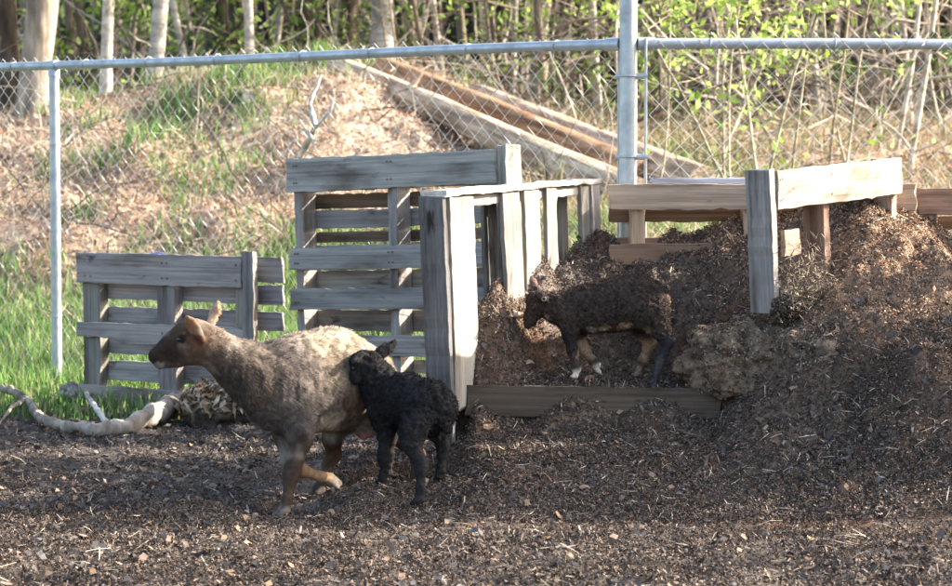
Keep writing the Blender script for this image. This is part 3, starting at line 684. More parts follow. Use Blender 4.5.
log((334, 74), (640, 214), .075, .125, 'long pale stripped log lying nearest down the bank', M_LOG, (1.6, 1.6, 1.55), lifts=(.07, .10))
log((380, 78), (640, 196), .085, .135, 'reddish brown peeled log lying behind the pale log', M_LOG, (.95, .76, .62), 11.5, (.08, .12))
log((470, 106), (700, 204), .06, .125, 'bleached broken log end lying furthest down the bank', M_LOG, (1.7, 1.65, 1.6), 11.5, (.13, .12))
log((150, 70), (250, 104), .03, .045, 'thin bleached log on the grassy top of the bank', M_PALE, (1.2, 1.15, 1.05), 13, (.04, .05))
branch('snag', [G(283, 190, 0, 12), P(316, 128, 14.2), P(310, 105, 14.3), P(322, 75, 14.4)], [.02, .018, .012, .005], 'forked dead snag sticking up from the bank', 'snag', M_PALE,
       side=[[P(316, 128, 14.2), P(331, 112, 14.1), P(336, 95, 14.2)], [P(314, 140, 14.2), P(300, 120, 14.3)]])

exec_trees = True
# ------------------------------------------------------------------ trees
def leaves(m, c, n, rad, size, cols, gather=None):
    """leaf faces in small clumps round the point c"""
    k = max(1, n // 14); cl = rng.normal(0, 1, (k, 3)) * .55 * np.asarray(rad) + c
    q = cl[rng.integers(0, k, n)] + rng.normal(0, 1, (n, 3)) * np.minimum(.11, np.asarray(rad) * .3)
    N = nrm(rng.normal(0, 1, (n, 3)) + np.array([0, -.2, .5])); t = nrm(np.cross(N, rng.normal(0, 1, (n, 3)))); b = np.cross(N, t)
    s = size * rng.uniform(.6, 1.3, (n, 1))
    V = np.stack([q - t * s, q + b * s * .5, q + t * s, q - b * s * .5], 1).reshape(-1, 3)
    C = np.repeat(np.asarray(cols)[rng.integers(0, len(cols), n)] * rng.uniform(.75, 1.3, (n, 1)), 4, 0)
    m.add(V, np.arange(n)[:, None] * 4 + np.arange(4), C)
YG = [(.24, .34, .06), (.32, .43, .09), (.16, .24, .05), (.38, .46, .15)]
DG = [(.05, .09, .025), (.08, .13, .03), (.11, .17, .04), (.04, .06, .02)]
MG = [(.10, .17, .035), (.15, .23, .05), (.07, .11, .03), (.22, .30, .08)]
def walk(p, d, L, n, wob, up=0.0):
    pts = [np.array(p, float)]; d = nrm(d)
    for i in range(n):
        d = nrm(d + rng.normal(0, wob, 3) + np.array([0, 0, up])); pts.append(pts[-1] + d * L / n)
    return np.array(pts)
def tree(name, base, top, r0, mat, label, cat='tree', height=7, cols=MG, nl=2600, limbs=9, lsize=.05, group='trees on top of the bank', barkcol=(1, 1, 1), lowleaf=0, crown_z=.5):
    base = np.array(base, float) - np.array([0, 0, .15]); d = nrm(np.array(top, float) - base)
    root = empty(name, base, label, cat, group); pts = walk((0, 0, 0), d, height, 16, .035); pts += 0
    tm = MB(); rr = np.linspace(1, .22, 17) ** .9 * r0; rr[0] *= 1.35
    tm.tube(pts, rr, 14, barkcol, jit=.12, seed=int(abs(base[0]) * 100)); cm = MB()
    for k in range(limbs):
        f = crown_z * .6 + (1 - crown_z * .6) * (k + .5) / limbs; i = int(f * 15); a = rng.uniform(0, 2 * math.pi)
        l = walk(pts[i], (math.cos(a), math.sin(a), .6), height * .28 * (1.25 - f), 7, .16, .03)
        tm.tube(l, np.linspace(rr[i] * .45, .006, 8), 7, barkcol, cap=False)
        for q in (3, 5, 7):
            b2 = walk(l[q], rng.normal(0, 1, 3) + (0, 0, .4), height * .09, 4, .2); tm.tube(b2, np.linspace(.012, .004, 5), 5, barkcol, cap=False)
            leaves(cm, b2[-1], nl // (limbs * 3), (.42, .42, .34), lsize, cols)
    for k in range(lowleaf):
        i = rng.integers(1, 7); a = rng.uniform(0, 2 * math.pi); b2 = walk(pts[i], (math.cos(a), math.sin(a), .4), .7, 5, .2)
        tm.tube(b2, np.linspace(.010, .003, 6), 5, barkcol, cap=False); leaves(cm, b2[-1], 45, (.25, .25, .2), lsize * .8, cols)
    tm.build('trunk', mat, root, True); cm.build('crown', M_LEAF, root); return root
def TB(u, v, Y): p = P(u, v, Y); p[2] = ground_z(p[0], p[1]); return p
T = [  # u at base, u at top of frame, Y, diameter px, bark, label, leaf colours
    (38, 40, 17.6, 33, M_BARK, 'thick grey tan tree trunk at the left edge of the bank', (1.5, 1.42, 1.3)),
    (16, 13, 18.9, 22, M_BARK, 'dark tree trunk just left of the thick tan trunk', (.45, .4, .35)),
    (107, 109, 18.2, 12, M_PALE, 'slim white barked tree right of the thick tan trunk', (1.25, 1.22, 1.15)),
    (152, 154, 18.8, 17, M_PALE, 'white barked tree in the middle of the left bank', (1.2, 1.17, 1.12)),
    (78, 70, 20.5, 9, M_BARK, 'thin brown tree between the tan trunk and the slim white tree', (.9, .8, .7)),
    (196, 172, 19.8, 7, M_PALE, 'thin leaning pale tree right of the middle white tree', (1.1, 1.05, .95)),
    (218, 214, 21.5, 20, M_BARK, 'dark broad tree trunk right of the thin leaning tree', (.4, .36, .32)),
    (252, 254, 19.2, 10, M_PALE, 'narrow white barked tree on the grassy crest', (1.2, 1.18, 1.12)),
    (236, 240, 21, 20, M_BARK, 'dark tree standing behind the narrow white tree', (.45, .4, .34)),
    (322, 316, 21.0, 6, M_BARK, 'thin reddish tree above the top of the logs', (1.3, .9, .7)),
    (381, 383, 19.8, 24, M_PALE, 'broad pale grey tree above the logs', (.85, .85, .84)),
    (348, 352, 21, 18, M_BARK, 'dark tree left of the broad pale tree', (.45, .4, .35)),
    (512, 520, 21, 7, M_PALE, 'first slim pale tree right of the broad pale tree', (.9, .85, .78)),
    (532, 541, 22, 10, M_PALE, 'second slim pale tree right of the broad pale tree', (.8, .76, .7)),
    (470, 455, 23.5, 9, M_BARK, 'dim trunk in the brush above the brown log', (.9, .85, .75)),
    (560, 575, 23, 8, M_BARK, 'leaning dim trunk left of the tall fence post', (.8, .75, .7)),
    (660, 652, 22, 18, M_BARK, 'dark trunk right behind the tall fence post', (.7, .62, .55)),
    (906, 935, 15.5, 6, M_PALE, 'thin pale leaning sapling at the right edge', (1.1, 1.0, .88)),
    (888, 925, 16.2, 5, M_PALE, 'second thin leaning sapling just left of the one at the right edge', (1.0, .95, .85)),
    (836, 850, 22, 12, M_BARK, 'dark trunk in the shaded brush at the right', (.5, .45, .4)),
    (942, 930, 21, 12, M_BARK, 'dark trunk behind the leaning saplings at the right edge', (.6, .52, .45)),
]
for i, (ub, ut, Yd, wpx, mt, lb, bc) in enumerate(T):
    b = TB(ub, 100, Yd); t = P(ut, 0, Yd)
    tree('tree' if wpx > 6.5 else 'sapling_tree', b, t, wpx / 2 * Yd / F, mt, lb, height=7.5 if wpx > 8 else 5.2, nl=1500 if wpx > 8 else 700, limbs=8, barkcol=bc, lowleaf=4 if i % 2 else 1, cols=[MG, YG, DG][i % 3], crown_z=.75)

for i in range(30):
    ub = [60, 92, 130, 170, 205, 232, 275, 290, 338, 362, 412, 430, 448, 486, 500, 524, 548, 585, 600, 645, 680, 718, 742, 800, 822, 862, 880, 915, 48, 312][i] + rng.uniform(-5, 5)
    Yd = rng.uniform(19, 23.5); b = TB(ub, 100, Yd); t = P(ub + rng.normal(0, 9), 0, Yd); pale = i % 3 == 0
    tree('tree', b, t, rng.uniform(3.5, 9) / 2 * Yd / F, M_PALE if pale else M_BARK, 'slender trunk standing in the depth of the wood behind the bank', height=6, nl=420, limbs=5, barkcol=(.9, .86, .78) if pale else ((.55, .48, .4) if i % 2 else (1.1, 1.0, .88)), lowleaf=2, cols=[MG, YG, DG][i % 3], crown_z=.75, group='slender trunks deep in the wood')
# bright young saplings just beyond the fence on the right
def clump(name, u, Y, stems, label, spread, h, cols, nl, size, group=None, seedr=.35):
    b = TB(u, 100, Y); root = empty(name, b, label, 'sapling', group); cm = MB()
    for k in range(stems):
        p = np.array([rng.normal(0, spread), rng.normal(0, spread), -.05]); tm = MB()
        l = walk(p, (rng.normal(0, .22), rng.normal(0, .2), 1), h * rng.uniform(.7, 1.1), 10, .07)
        tm.tube(l, np.linspace(rng.uniform(.006, .013), .003, 11), 7, (.85, .77, .62))
        for q in range(2, 11):
            for _ in range(2):
                b2 = walk(l[q], rng.normal(0, 1, 3) * (1, 1, .3) + (0, 0, .5), rng.uniform(.2, .5), 4, .15, .05)
                tm.tube(b2, np.linspace(.0035, .0015, 5), 4, (.8, .7, .55), cap=False)
                zf = (l[q][2] / h); leaves(cm, b2[-1], int(nl * (.05 + 1.6 * min(1, zf) * (zf > .36))), (.20, .20, .16), size, cols)
        tm.build('stem', M_PALE, root, True)
    cm.build('foliage', M_LEAF, root); return root
clump('sapling', 765, 12.9, 6, 'bright yellow green sapling clump behind the right fence run', .2, 2.7, YG, 62, .030, 'young saplings beyond the right fence')
clump('sapling', 706, 13.6, 3, 'sparser yellow green sapling clump between the tall post and the brightest saplings', .14, 2.4, YG, 9, .022, 'young saplings beyond the right fence')
clump('sapling', 836, 15.0, 3, 'thin leafy sapling clump left of the leaning saplings', .15, 2.6, YG, 12, .024, 'young saplings beyond the right fence')
clump('sapling', 405, 19.3, 3, 'leafy young sapling beside the broad pale tree', .2, 2.8, YG, 20, .035, 'young saplings beyond the right fence')

b = np.array([4.25, 8.10, .0]); root = empty('shade_shrub', b, 'dense evergreen shrub added at the far right to shade the pen', 'shrub')  # added out of view to keep the ewe and the spill in shade
m = MB(); m.tube(walk((0, 0, -.05), (0, 0, 1), 2.6, 8, .05), np.linspace(.04, .012, 9), 8, (.7, .6, .5), jit=.1); m.build('trunk', M_BARK, root, True)
m = MB()
for k in range(190):
    z_ = rng.uniform(.15, 2.85); rr_ = .46 * (1 - (z_ / 3.3) ** 3); a_ = rng.uniform(0, 6.28); q_ = rng.uniform(.2, 1)
    leaves(m, np.array([rr_ * q_ * math.cos(a_), rr_ * q_ * math.sin(a_), z_]), 130, (.13, .13, .12), .034, DG)
m.build('crown', M_LEAF, root)
b = np.array([4.35, 6.95, .0]); root = empty('dapple_shrub', b, 'sparse leafy shrub added in front of the evergreen to dapple the foreground', 'shrub'); tm = MB(); m = MB()  # added out of view to break up the sun on the foreground
for k in range(7):
    l = walk((rng.normal(0, .1), rng.normal(0, .25), -.05), (rng.normal(0, .15), rng.normal(0, .35), 1), 3.0, 10, .06); tm.tube(l, np.linspace(.018, .005, 11), 6, (.8, .7, .6))
    for q in range(1, 11):
        leaves(m, l[q], 55, (.22, .26, .18), .026, MG)
tm.build('stem', M_BARK, root, True); m.build('crown', M_LEAF, root)
# brushwood and far wood
m = MB()
def twigs(n, xr, yr, zr, Lr, r, cols, up):
    for _ in range(n):
        y = rng.uniform(*yr); x = rng.uniform(*xr) * y / 20; z = ground_z(x, y) + rng.uniform(*zr)
        l = walk((x, y, z), (rng.normal(0, 1), rng.normal(0, .6), up + rng.normal(0, .5)), rng.uniform(*Lr), 6, .22)
        m.tube(l, np.linspace(rng.uniform(*r), .002, 7), 4, np.array(cols[rng.integers(0, len(cols))]) * rng.uniform(.7, 1.2), cap=False)
TW = [(.22, .18, .14), (.14, .11, .085), (.34, .30, .25), (.085, .068, .055)]
twigs(200, (-4.6, 4.8), (19, 25), (0, .5), (.6, 2.6), (.005, .016), TW, 1.3)
twigs(330, (.3, 4.8), (17.5, 23), (0, 1.3), (.5, 2.4), (.005, .016), TW, .35)
twigs(350, (-4.4, 4.6), (14.5, 19), (0, .15), (.3, .9), (.003, .008), TW, .4)
m.build('brushwood', M_TWIG, kind='stuff', label='tangle of bare brushwood at the edge of the wood')
m = MB(); lm = MB()
for _ in range(260):
    y = rng.uniform(24, 48); x = rng.uniform(-.27, .27) * y; z = ground_z(x, y) - .1; r_ = rng.uniform(.03, .13); g_ = rng.uniform(.25, 1.3)
    l = walk((x, y, z), (rng.normal(0, .08), 0, 1), rng.uniform(5, 8), 8, .04); m.tube(l, np.linspace(r_, r_ * .4, 9), 7, np.array((.22, .185, .15)) * (g_ if rng.uniform() < .4 else .22), cap=False)
for k in range(640):
    y = rng.uniform(21.5, 50); x = rng.uniform(-.26, .26) * y; z = ground_z(x, y) + rng.uniform(.1, 5.5) ** 1.0
    dens = vnoise(np.array([x / y * 22, z / 1.4, 3.3]), 91)
    if dens < .0 or (x / y > .05 and y < 34 and rng.uniform() < .75): continue
    cols = [DG, DG, MG, YG][rng.integers(0, 4)] if y < 30 else DG
    leaves(lm, np.array([x, y, z]), 95, (.8, .8, .55), .055, cols)
lm.add(np.vstack(m.v), np.vstack([f for f in m.f]), np.vstack(m.c))
lm.build('woodland', M_LEAF, kind='stuff', label='dense leafing wood rising behind the bank')
m = MB()
for k in range(28):
    y = rng.uniform(18.6, 22.5); x = rng.uniform(-.2, .09) * y; leaves(m, np.array([x, y, ground_z(x, y) + rng.uniform(.1, 1.3)]), 110, (.45, .4, .35), .035, [MG, DG, YG, MG][k % 4])
m.build('undergrowth', M_LEAF, kind='stuff', label='leafy undergrowth along the crest of the bank')

# ------------------------------------------------------------------ animals
def snet(Fv, o, h):
    """surface nets: a closed quad surface where the sampled field crosses zero"""
    s = Fv < 0; nx, ny, nz = Fv.shape
    acc = np.zeros((nx - 1, ny - 1, nz - 1, 3)); cnt = np.zeros((nx - 1, ny - 1, nz - 1))
    def sl(a, b, c): return (slice(a, nx - 1 + a), slice(b, ny - 1 + b), slice(c, nz - 1 + c))
    for ax in range(3):
        for p in (0, 1):
            for q in (0, 1):
                c0 = [0, 0, 0]; oth = [k for k in range(3) if k != ax]; c0[oth[0]] = p; c0[oth[1]] = q; c1 = list(c0); c1[ax] = 1
                f0 = Fv[sl(*c0)]; f1 = Fv[sl(*c1)]; x = (f0 < 0) != (f1 < 0)
                t = np.where(x, f0 / np.where(x, f0 - f1, 1), 0)
                for k in range(3):
                    acc[..., k] += np.where(x, t if k == ax else c0[k], 0)
                cnt += x
    act = cnt > 0; idx = -np.ones(cnt.shape, int); idx[act] = np.arange(act.sum())
    I = np.stack(np.nonzero(act), -1); V = (I + acc[act] / cnt[act][:, None]) * h + o
    Q = []
    for ax in range(3):
        a, b = [k for k in range(3) if k != ax]
        s0 = [slice(1, -1)] * 3; s0[ax] = slice(0, -1); s1 = [slice(1, -1)] * 3; s1[ax] = slice(1, None)
        A = s[tuple(s0)]; B = s[tuple(s1)]; e = np.stack(np.nonzero(A != B), -1)
        st = A[A != B]; base = e.copy(); base[:, a] += 1; base[:, b] += 1
        def cell(da, db):
            c = base.copy(); c[:, a] -= da; c[:, b] -= db; return idx[c[:, 0], c[:, 1], c[:, 2]]
        q = np.stack([cell(1, 1), cell(0, 1), cell(0, 0), cell(1, 0)], -1)
        flip = st if ax != 1 else ~st
        q = np.where(flip[:, None], q, q[:, ::-1]); Q.append(q)
    return V, np.vstack(Q)

class Body:
    def __init__(s, h, k=.02): s.h = h; s.k = k; s.pr = []
    def cone(s, a, ra, b, rb, k=None, ax=None, f=1): s.pr.append(('c', np.array(a), ra, np.array(b), rb, k or s.k, ax, f))
    def chain(s, pts, k=None, ax=None, f=1):
        for (a, ra), (b, rb) in zip(pts[:-1], pts[1:]): s.cone(a, ra, b, rb, k, ax, f)
    def ell(s, c, axes, rad, k=None): s.pr.append(('e', np.array(c), np.array(axes, float), np.array(rad, float), k or s.k))
    def mesh(s, disp=None):
        lo = np.min([np.minimum(p[1], p[3]) - max(p[2], p[4]) if p[0] == 'c' else p[1] - p[3].max() for p in s.pr], 0) - .04
        hi = np.max([np.maximum(p[1], p[3]) + max(p[2], p[4]) if p[0] == 'c' else p[1] + p[3].max() for p in s.pr], 0) + .04
        n = np.ceil((hi - lo) / s.h).astype(int); Fv = np.full(n, .05)
        for p in s.pr:
            k = p[5] if p[0] == 'c' else p[4]
            if p[0] == 'c': a = np.minimum(p[1], p[3]) - max(p[2], p[4]) - .05; b = np.maximum(p[1], p[3]) + max(p[2], p[4]) + .05
            else: a = p[1] - p[3].max() - .05; b = p[1] + p[3].max() + .05
            i0 = np.clip(((a - lo) / s.h).astype(int), 0, n); i1 = np.clip(((b - lo) / s.h).astype(int) + 1, 0, n)
            g3 = np.meshgrid(*[lo[q] + s.h * np.arange(i0[q], i1[q]) for q in range(3)], indexing='ij'); X = np.stack(g3, -1)
            if p[0] == 'c':
                A, ra, B, rb, ax, f = p[1], p[2], p[3], p[4], p[6], p[7]
                AB = B - A; pa = X - A; t = np.clip((pa @ AB) / (AB @ AB), 0, 1); dv = pa - t[..., None] * AB
                if ax is not None: dv = dv + (dv @ ax)[..., None] * ax * (1 / f - 1)
                d = np.linalg.norm(dv, axis=-1) - (ra + (rb - ra) * t)
            else:
                q = (X - p[1]) @ p[2].T; q0 = np.linalg.norm(q / p[3], axis=-1); q1 = np.linalg.norm(q / p[3] ** 2, axis=-1); d = q0 * (q0 - 1) / (q1 + 1e-9)
            sub = tuple(slice(i0[q], i1[q]) for q in range(3)); c = Fv[sub]
            hh = np.maximum(k - np.abs(c - d), 0) / k; Fv[sub] = np.minimum(c, d) - hh * hh * k * .25
        V, Q = snet(Fv, lo, s.h)
        for _ in range(2): V = smooth(V, Q)
        return V, Q
def smooth(V, Q):
    A = np.zeros_like(V); c = np.zeros(len(V))
    for a, b in ((0, 1), (1, 2), (2, 3), (3, 0)):
        for x, y in ((a, b), (b, a)):
            np.add.at(A, Q[:, x], V[Q[:, y]]); np.add.at(c, Q[:, x], 1)
    return V * .4 + .6 * A / c[:, None]
def vnormals(V, Q):
    n = np.cross(V[Q[:, 2]] - V[Q[:, 0]], V[Q[:, 3]] - V[Q[:, 1]]); N = np.zeros_like(V)
    for k in range(4): np.add.at(N, Q[:, k], n)
    return nrm(N), n
def blobs(V, base, bl):
    """coat colour: soft patches round points of the body"""
    C = np.tile(np.array(base, float), (len(V), 1))
    for c, r, col, *sh in bl:
        d = np.linalg.norm((V - np.asarray(c)) , axis=-1) + .25 * r * vnoise(V * (2.2 / r), 5); t = (1 - sstep(r * .6, r * 1.15, d)) * (sh[0] if sh else 1)
        C = C * (1 - t[:, None]) + np.array(col) * t[:, None]
    return C
def furred(name, parent_label, body, colf, flow, nf, Lf, wf, lift, disp, mat, cat, lenf=None, sway=.35, clump=.5):
    V, Q = body.mesh(); N, fn = vnormals(V, Q)
    C = colf(V); V = V + N * disp(V)[:, None]; N, fn = vnormals(V, Q)
    m = MB(); m.add(V, Q, C)
    ar = np.linalg.norm(fn, axis=-1); pr = ar / ar.sum(); fi = rng.choice(len(Q), nf, p=pr)
    w4 = rng.dirichlet([1, 1, 1, 1], nf); p = (V[Q[fi]] * w4[..., None]).sum(1); n_ = nrm((N[Q[fi]] * w4[..., None]).sum(1)); c = (C[Q[fi]] * w4[..., None]).sum(1)
    fl = flow(p); fl = nrm(fl - n_ * (fl * n_).sum(-1, keepdims=True)); cl = np.stack([fbm(p * 38, 2, 401), fbm(p * 38, 2, 403), fbm(p * 38, 2, 405)], -1); fl = nrm(fl + cl * clump + rng.normal(0, sway, (nf, 3)))
    L = Lf * rng.uniform(.5, 1.3, nf) * (lenf(p) if lenf else 1); lf = lift * rng.uniform(.4, 1.5, nf) * (1 + 1.1 * fbm(p * 30, 2, 411))
    d = nrm(fl + n_ * lf[:, None]); s = nrm(np.cross(d, n_ + rng.normal(0, .4, (nf, 3)))) * (wf / 2)
    b0 = p - n_ * .002; md = b0 + d * (L * .55)[:, None] + n_ * (L * .08)[:, None]; tp = b0 + d * L[:, None] - n_ * (L * .12)[:, None]
    FV = np.stack([b0 - s, b0 + s, md + s * .8, md - s * .8, tp], 1).reshape(-1, 3); i = np.arange(nf)[:, None] * 5
    cc = c * rng.uniform(.72, 1.35, (nf, 1)) * (1 + .22 * fbm(p * 45, 2, 413))[:, None]; base = m.n
    m.add(FV, i + np.array([0, 1, 2, 3]), np.repeat(cc, 5, 0)); m.f.append(i + np.array([3, 2, 4]) + base)
    ctr = V.mean(0); o = (ctr[0], ctr[1], V[:, 2].min())
    return m.build(name, mat, None, True, parent_label, cat, None, origin=o)
def part(name, mb, mat, par, label=None):
    o = mb.build(name, mat, None, True, label); o.parent = par; o.location = -Vector(par.location); return o
def eye(par, c, r, mat=None):
    m = MB(); t = np.linspace(0, math.pi, 9); m.tube(np.stack([0 * t, -np.cos(t), 0 * t], -1) * r + c, np.sin(t) * r + 1e-5, 12, cap=False); return part('eye', m, mat or M_EYE, par)

ez = np.array([0, 0, 1.])
def hoof(b, c, d, r):
    """two toes of a cloven hoof at c, pointing along d"""
    d = nrm(d); s = np.cross(d, ez)
    for q in (-1, 1): b.cone(c + s * q * r * .45 + ez * r * .9, r * .62, c + d * r * 1.0 + s * q * r * .5 + ez * r * .42, r * .38, k=.004)

# ---- ewe
he = nrm([-.64, -.77, 0]); le = nrm([.77, -.64, 0])          # heading, towards her left side
b = Body(.0055, .035)
b.chain([(P(277, 383, 7.38), .130), (P(300, 382, 7.48), .142), (P(330, 379, 7.60), .155), (P(356, 386, 7.72), .138)], k=.04, ax=le, f=.82)
b.chain([(P(283, 400, 7.40), .108), (P(315, 392, 7.54), .120), (P(345, 394, 7.68), .115)], k=.04, ax=le, f=.88)
b.cone(P(345, 385, 7.70), .13, P(368, 390, 7.79), .095, k=.05)
b.chain([(P(272, 386, 7.37), .118), (P(251, 376, 7.31), .088), (P(233, 363, 7.27), .069), (P(217, 352, 7.24), .056), (P(204, 344, 7.22), .051)], k=.03)
# head
b.cone(P(200, 340, 7.22), .055, P(190, 338, 7.21), .056, k=.03)
b.cone(P(190, 336, 7.21), .050, P(172, 345, 7.20), .036, k=.025)
b.cone(P(172, 345, 7.20), .036, P(157, 355, 7.19), .0265, k=.02)
b.cone(P(190, 351, 7.21), .050, P(178, 357, 7.20), .032, k=.02)
b.cone(P(176, 359, 7.20), .026, P(159, 364, 7.19), .018, k=.015)
b.cone(P(156, 357, 7.19), .022, P(152.5, 357, 7.19), .017, k=.01)
for q in (-1, 1): b.ell(P(181, 336, 7.21) + np.array([0, q * .036, .002]), np.eye(3), (.018, .012, .012), k=.012)   # brow
def ear(b, base, tip, wid, nv, th=.0045, rt=.010):
    d = tip - base; L = np.linalg.norm(d); d = d / L; nv = nrm(nv - d * (nv @ d)); s = np.cross(nv, d)
    b.ell(base + d * L * .52, np.stack([d, s, nv]), (L * .56, wid, th + .005), k=.008); b.cone(base - d * .008, rt, base + d * L * .25, rt * .75, k=.012)
ear(b, P(200, 338, 7.15), P(186, 317, 7.11), .022, np.array([-.25, -1, .15]))
ear(b, P(208, 330, 7.27), P(217, 302, 7.31), .018, np.array([-.5, -1, 0]))
# legs: left fore planted, right fore lifted, hind pair stepping
def leg(b, pts, k=.02, hd=None, hr=.022):
    b.chain(pts, k=k)
    if hd is not None: hoof(b, pts[-1][0] - ez * .0, hd, hr)
lf = [(P(290, 402, 7.36), .080), (P(299, 428, 7.35), .047), (P(300, 440, 7.345), .036), (P(294, 462, 7.32), .0235), (P(291, 473, 7.31), .0245), (P(289, 480, 7.30), .020), (P(286, 500, 7.27), .0145), (P(284, 509, 7.26), .019)]
leg(b, lf); hoof(b, P(284, 519, 7.255), np.array([-.9, -.4, 0]), .024)
rf = [(P(284, 412, 7.46), .065), (P(284, 436, 7.42), .036), (P(288, 462, 7.37), .023), (P(293, 469, 7.37), .0235), (P(302, 472, 7.39), .018), (P(320, 478, 7.43), .0135), (P(329, 480, 7.46), .017)]
leg(b, rf); b.cone(P(328, 479, 7.46), .018, P(338, 485, 7.49), .013, k=.006); b.cone(P(328, 481, 7.45), .016, P(336, 489, 7.47), .011, k=.006)
rh = [(P(345, 392, 7.78), .095), (P(337, 420, 7.68), .052), (P(331, 440, 7.64), .030), (P(333, 456, 7.67), .0235), (P(327, 466, 7.65), .017), (P(322, 482, 7.62), .014), (P(319, 489, 7.61), .018)]
leg(b, rh); hoof(b, P(318, 497, 7.60), he, .024)
lh = [(P(368, 392, 7.72), .10), (P(386, 420, 7.64), .055), (P(404, 440, 7.68), .030), (P(417, 456, 7.74), .022), (P(416, 476, 7.72), .0145), (P(415, 486, 7.70), .018)]
leg(b, lh, k=.03); hoof(b, P(413, 494, 7.68), he, .024)
b.cone(P(362, 420, 7.66), .045, P(363, 432, 7.64), .028, k=.02)      # udder
b.cone(P(380, 380, 7.86), .03, P(386, 405, 7.9), .014, k=.02)         # tail
GB = (.20, .165, .135)
EC = [(P(330, 345, 7.6), .22, (.36, .29, .21), .9), (P(352, 345, 7.7), .15, (.58, .45, .31), .85), (P(272, 385, 7.3), .17, (.125, .105, .092)), (P(285, 412, 7.3), .13, (.115, .10, .09)),
      (P(245, 375, 7.28), .13, (.105, .085, .07)), (P(225, 380, 7.24), .07, (.09, .075, .066)), (P(342, 404, 7.52), .09, (.20, .12, .075), .85), (P(327, 424, 7.46), .062, (.58, .48, .36)), (P(330, 438, 7.55), .06, (.42, .34, .26)),
      (P(364, 437, 7.64), .035, (.50, .26, .24)), (P(208, 345, 7.2), .07, (.095, .068, .05)), (P(188, 342, 7.2), .085, (.062, .040, .027)), (P(168, 350, 7.19), .07, (.036, .025, .019)), (P(195, 345, 7.14), .035, (.10, .052, .032)), (P(181, 350, 7.14), .025, (.16, .12, .095)),
      (P(158, 367, 7.17), .018, (.26, .23, .21)), (P(176, 368, 7.2), .02, (.19, .14, .10)), (P(150, 356, 7.19), .017, (.022, .018, .017)), (P(153, 364, 7.165), .007, (.015, .012, .01)), (P(159, 363.5, 7.165), .007, (.015, .012, .01)), (P(165, 364, 7.16), .007, (.015, .012, .01)), (P(171, 365, 7.16), .007, (.02, .015, .012)), (P(150.5, 355, 7.165), .005, (.004, .003, .003)), (P(180.5, 339, 7.15), .016, (.02, .014, .01)), (P(183, 333, 7.15), .008, (.11, .075, .05)), (P(187, 352, 7.15), .02, (.10, .07, .05), .6), (P(205, 372, 7.2), .035, (.19, .16, .13)),
      (P(188, 325, 7.12), .035, (.24, .135, .075)), (P(213, 313, 7.29), .045, (.46, .31, .20)),
      (P(285, 436, 7.43), .075, (.075, .055, .043)), (P(300, 444, 7.34), .055, (.075, .054, .042)), (P(293, 474, 7.30), .06, (.062, .042, .031)), (P(287, 495, 7.27), .05, (.066, .044, .031)), (P(284, 516, 7.26), .028, (.055, .048, .043)),
      (P(288, 455, 7.42), .035, (.28, .12, .06)), (P(306, 474, 7.40), .05, (.30, .185, .10)), (P(322, 478, 7.43), .035, (.30, .19, .11)), (P(339, 487, 7.48), .024, (.13, .11, .095)),
      (P(332, 455, 7.66), .08, (.085, .055, .035)), (P(322, 486, 7.62), .05, (.075, .055, .042)), (P(404, 460, 7.7), .11, (.055, .038, .026))]
flow_e = lambda p: -he * .8 + np.array([0, 0, -.55]) + 0 * p
def len_e(p):
    legs = sstep(.16, .30, p[:, 2]); head = sstep(-.87, -.74, p[:, 0]); return (.25 + .75 * legs) * (.13 + .87 * head)
ewe = furred('sheep', 'brown grey ewe walking left with one forefoot lifted', b, lambda V: blobs(V, GB, EC) * np.array([.80, .79, .79]) * (1 + .30 * fbm(V * 9, 4, 88))[:, None], flow_e, 190000, .018, .0011, .28,
             lambda V: (.0055 * fbm(V * 20, 3, 61) + .0035 * fbm(V * np.array([70, 70, 16]), 2, 63)) * len_e(V), M_FUR, 'sheep', len_e, .2, .4)
eye(ewe, P(180.5, 338.5, 7.21) + np.array([0, -.0455, 0]), .0105)
# ---- black lamb
hb = nrm([-.8, .6, 0]); lb = nrm([-.6, -.8, 0])
b = Body(.0042, .02)
b.chain([(P(384, 399, 7.50), .063), (P(405, 400, 7.44), .074), (P(428, 406, 7.38), .071)], k=.035)
b.cone(P(428, 404, 7.38), .072, P(438, 410, 7.36), .060, k=.03)
b.chain([(P(386, 392, 7.50), .066), (P(376, 380, 7.51), .052), (P(369, 370, 7.50), .042)], k=.03)
b.cone(P(368, 364, 7.50), .040, P(362, 363, 7.49), .038, k=.02); b.cone(P(361, 364, 7.49), .034, P(356, 376, 7.47), .020, k=.015); b.cone(P(356, 376, 7.47), .0195, P(355.5, 380, 7.465), .015, k=.01)
ear(b, P(360, 356, 7.455), P(352, 363, 7.42), .011, np.array([-.3, -1, .3]), rt=.007)
ear(b, P(374, 358, 7.53), P(394, 343, 7.545), .0165, np.array([.2, -1, .5]), rt=.008)
leg(b, [(P(384, 415, 7.46), .05), (P(385, 436, 7.45), .0225), (P(383.5, 455, 7.44), .0155), (P(383.5, 460, 7.44), .0155), (P(383, 475, 7.45), .0108), (P(382, 480, 7.45), .0135)]); hoof(b, P(382, 486, 7.45), hb, .0165)
leg(b, [(P(392, 412, 7.56), .045), (P(389, 438, 7.57), .021), (P(388, 456, 7.58), .014), (P(388, 472, 7.58), .0105)]); hoof(b, P(388, 479, 7.58), hb, .0165)
leg(b, [(P(420, 412, 7.34), .060), (P(412, 434, 7.29), .037), (P(411, 446, 7.27), .025), (P(421, 464, 7.26), .0195), (P(421, 472, 7.25), .0155), (P(420, 490, 7.24), .0125), (P(419, 500, 7.24), .015)]); hoof(b, P(418, 508, 7.24), hb, .019)
